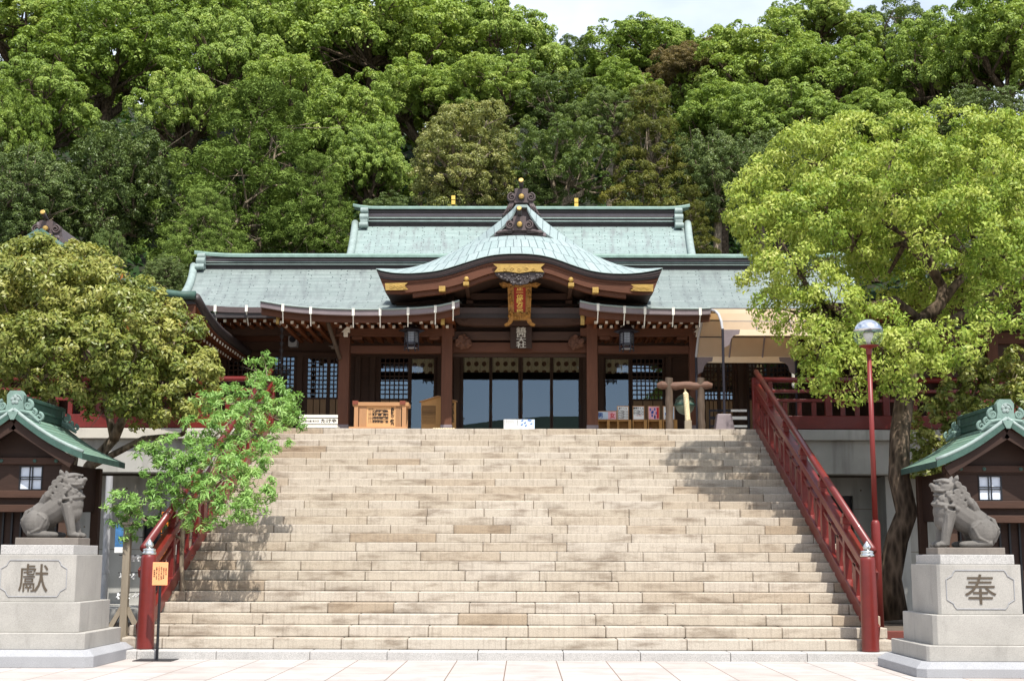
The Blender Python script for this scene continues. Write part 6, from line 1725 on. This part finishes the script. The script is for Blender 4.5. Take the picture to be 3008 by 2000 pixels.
LB = [(1735,495,66,-.5),(1800,430,75,-.3),(1860,375,75,-.5),(1960,352,78,0),(2060,345,74,.3),(2180,322,74,.2),(2290,348,84,0),(2390,360,88,.3),
      (1790,540,75,-1.2),(1890,500,85,-1.6),(2000,450,95,-1.5),(2110,420,95,-1.2),(2230,420,95,-1.4),(2340,460,95,-1),
      (1770,650,50,-1.5),(1830,620,65,-1.8),(1960,580,70,-.9),(2080,560,80,.6),(2200,540,85,-2.2),(2310,590,80,-1.8),
      (1800,712,46,-1.6),(1850,730,52,-1.8),(1920,700,52,-2),(2110,680,50,.8),(2215,690,60,.5),(2310,720,60,-2),
      (1905,800,58,-1.9),(1960,850,50,-2.0),(1900,870,42,-1.9),(2040,820,55,-2.2),(2130,810,55,-2.2),(1880,830,38,-1.8),(2080,880,42,-2.0),(1975,910,26,-2),(2200,800,50,-2.2),(2010,760,50,-2.0),
      (1935,420,85,1.4),(2100,470,100,1.6),(2250,520,100,1.8),(1900,570,80,1.4),(2350,640,80,1.5),(2030,640,70,1.5),(2180,640,70,1.6)]
base = F(2062, 1420, YTR-1.5); base.z = .12
near_tree('camphor_tree', 'large spreading yellow-green camphor tree with dark trunk right of the staircase', 'tree', base,
  [[(2062,1425,.24,-1.5),(2048,1330,.215,-1.5),(2066,1240,.20,-1.5),(2088,1180,.195,-1.5),(2070,1100,.19,-1.5),(2072,1000,.18,-1.4),(2085,900,.17,-1.2),(2105,800,.16,-.9),(2120,740,.15,-.6)],
   [(2120,740,.14,-.6),(2165,700,.11,-.5),(2170,660,.09,-.4),(2130,600,.08,-.5),(2085,560,.06,-.6)],
   [(2165,700,.10,-.5),(2205,650,.08,-.3),(2260,600,.06,0)],
   [(2120,740,.10,-.6),(2060,690,.075,-.9),(1990,705,.05,-1.2),(1900,700,.03,-1.5)],
   [(2110,780,.11,-.8),(2230,720,.09,-.9),(2330,650,.075,-.6),(2400,610,.06,-.3)],
   [(2170,660,.08,-.4),(2120,560,.06,-.8),(2010,500,.045,-.9)]],
  LB, YTR, M['leaf_yellow'], M['bark_dark'], 84, .235, 78, .088, .040, .20, 201, droop=.55, low=-.75, up=.25)
YTL = 5.2
LL = [(20,635,60,0),(95,610,54,0),(170,622,54,0),(245,652,50,0),(310,690,48,.1),(50,600,42,.4),(130,594,42,.4),(200,610,40,.3),(370,715,42,.2),(415,760,38,.2),
      (10,700,75,-.8),(100,670,75,-1),(190,690,75,-1.1),(275,735,70,-1),(350,790,60,-.8),(430,830,48,-.5),
      (20,810,70,-1.2),(110,790,72,-1.4),(200,805,72,-1.5),(290,840,66,-1.3),(375,880,55,-1.0),(455,870,38,-.6),
      (60,890,50,-1.0),(180,890,48,-1.2),(300,920,46,-1.2),(390,945,40,-1.0),(445,930,32,-.6),(240,940,36,-.9),(340,975,30,-.9),(480,850,22,-.4),
      (100,640,70,1.2),(220,720,80,1.3),(320,820,70,1.2),(60,760,80,1.3),(-40,690,80,-.2),(-40,820,70,-.4)]
base = F(140, 1330, YTL+.6); base.z = .02
near_tree('osmanthus_tree', 'broad yellow-green leathery-leaved tree behind the left booth', 'tree', base,
  [[(140,1380,.14,.6),(150,1200,.125,.5),(205,1075,.11,.3),(262,1010,.09,.1)], [(262,1010,.10,.1),(285,960,.08,-.2),(330,930,.06,-.5)],
   [(150,1180,.10,.5),(170,1050,.09,.3),(130,950,.07,0)], [(170,1050,.08,.3),(110,930,.065,.1),(80,880,.05,0)], [(205,1075,.07,.3),(330,1010,.055,.0),(420,1000,.04,-.2)], [(262,1010,.08,.1),(240,900,.06,.2),(230,820,.05,.2)], [(130,950,.07,0),(100,860,.06,.2),(90,780,.05,.2)], [(330,930,.06,-.5),(360,880,.045,-.2)]],
  LL, YTL, M['leaf_osmanthus'], M['bark_grey'], 125, .19, 58, .105, .044, .17, 301, droop=.1, low=-.75, up=.3)
YS = 1.2
LS = [(275,1160,26,.2),(300,1190,26,.1),(330,1160,28,.1),(290,1230,18,.2),(355,1190,24,0),(265,1205,16,.3),
      (350,1060,34,.6),(400,1040,36,.5),(440,1090,42,.2),(385,1100,34,.3),(490,1060,44,.3),(430,1140,34,0),(480,1150,38,-.3),(530,1110,42,-.1),
      (570,1060,40,.3),(590,1120,34,-.2),(520,1180,28,-.4),(570,1170,30,-.4),(600,1150,24,-.4),(440,1200,22,-.2),(480,1210,16,-.4),
      (460,990,34,.9),(520,1000,44,.9),(570,970,40,1.3),(520,930,36,1.6),(580,910,40,2.0),(640,960,34,1.8),(630,910,34,2.3),(590,850,24,2.6),(665,930,26,2.2),(640,1010,26,1.4),(680,970,20,2.0),(610,830,14,2.8),(470,930,20,1.5),(370,1130,18,.2),(620,1040,22,1.0)]
base = F(428, 1460, YS+.4); base.z = .02; base = Vector((F(425,1300,YS+.4).x, YS+.4, .02))
near_tree('oleander_shrub', 'slender bright green narrow-leaved young tree spreading over the left stair railing', 'shrub', base,
  [[(425,1480,.04,.4),(418,1300,.036,.4),(420,1210,.033,.4),(415,1130,.03,.4),(425,1060,.026,.5)], [(420,1210,.028,.4),(470,1130,.022,.1),(520,1100,.016,0)], [(418,1240,.024,.4),(340,1200,.018,.2),(300,1180,.012,.2)], [(425,1060,.022,.5),(500,1000,.017,1.0),(570,930,.012,1.8)], [(425,1060,.02,.5),(390,1040,.012,.5)], [(470,1130,.018,.1),(500,1050,.014,.5),(590,1000,.01,1.2)]],
  LS, YS, M['leaf_narrow'], M['bark_grey'], 280, .105, 28, .105, .024, .05, 401, droop=-.25, low=-.9, up=.35, shell=(.3, 1.15))
YB = 6.4
LBq = [(2140,960,34,0),(2200,930,46,0),(2260,900,50,0),(2330,880,54,.1),(2110,1020,34,0),(2170,1010,46,-.3),(2240,980,48,-.4),(2320,950,50,-.4),(2130,1080,30,-.2),(2190,1075,36,-.4),(2100,1060,22,0),(2180,1120,24,-.4),(2300,1010,40,-.2),(2250,860,30,.4),(2350,840,36,.4),(2380,930,50,0)]
base = Vector((F(2190,1300,YB).x, YB, .1))
near_tree('broadleaf_shrub', 'yellow-tipped leafy shrub rising behind the right booth', 'shrub', base,
  [[(2190,1430,.07,0),(2195,1200,.06,0),(2200,1080,.05,0),(2230,1000,.04,0)], [(2200,1080,.035,0),(2150,1020,.02,0)], [(2230,1000,.03,0),(2320,930,.02,0)]],
  LBq, YB, M['leaf_osmanthus'], M['bark_grey'], 140, .14, 30, .12, .055, .07, 501, low=-.7, up=.3)
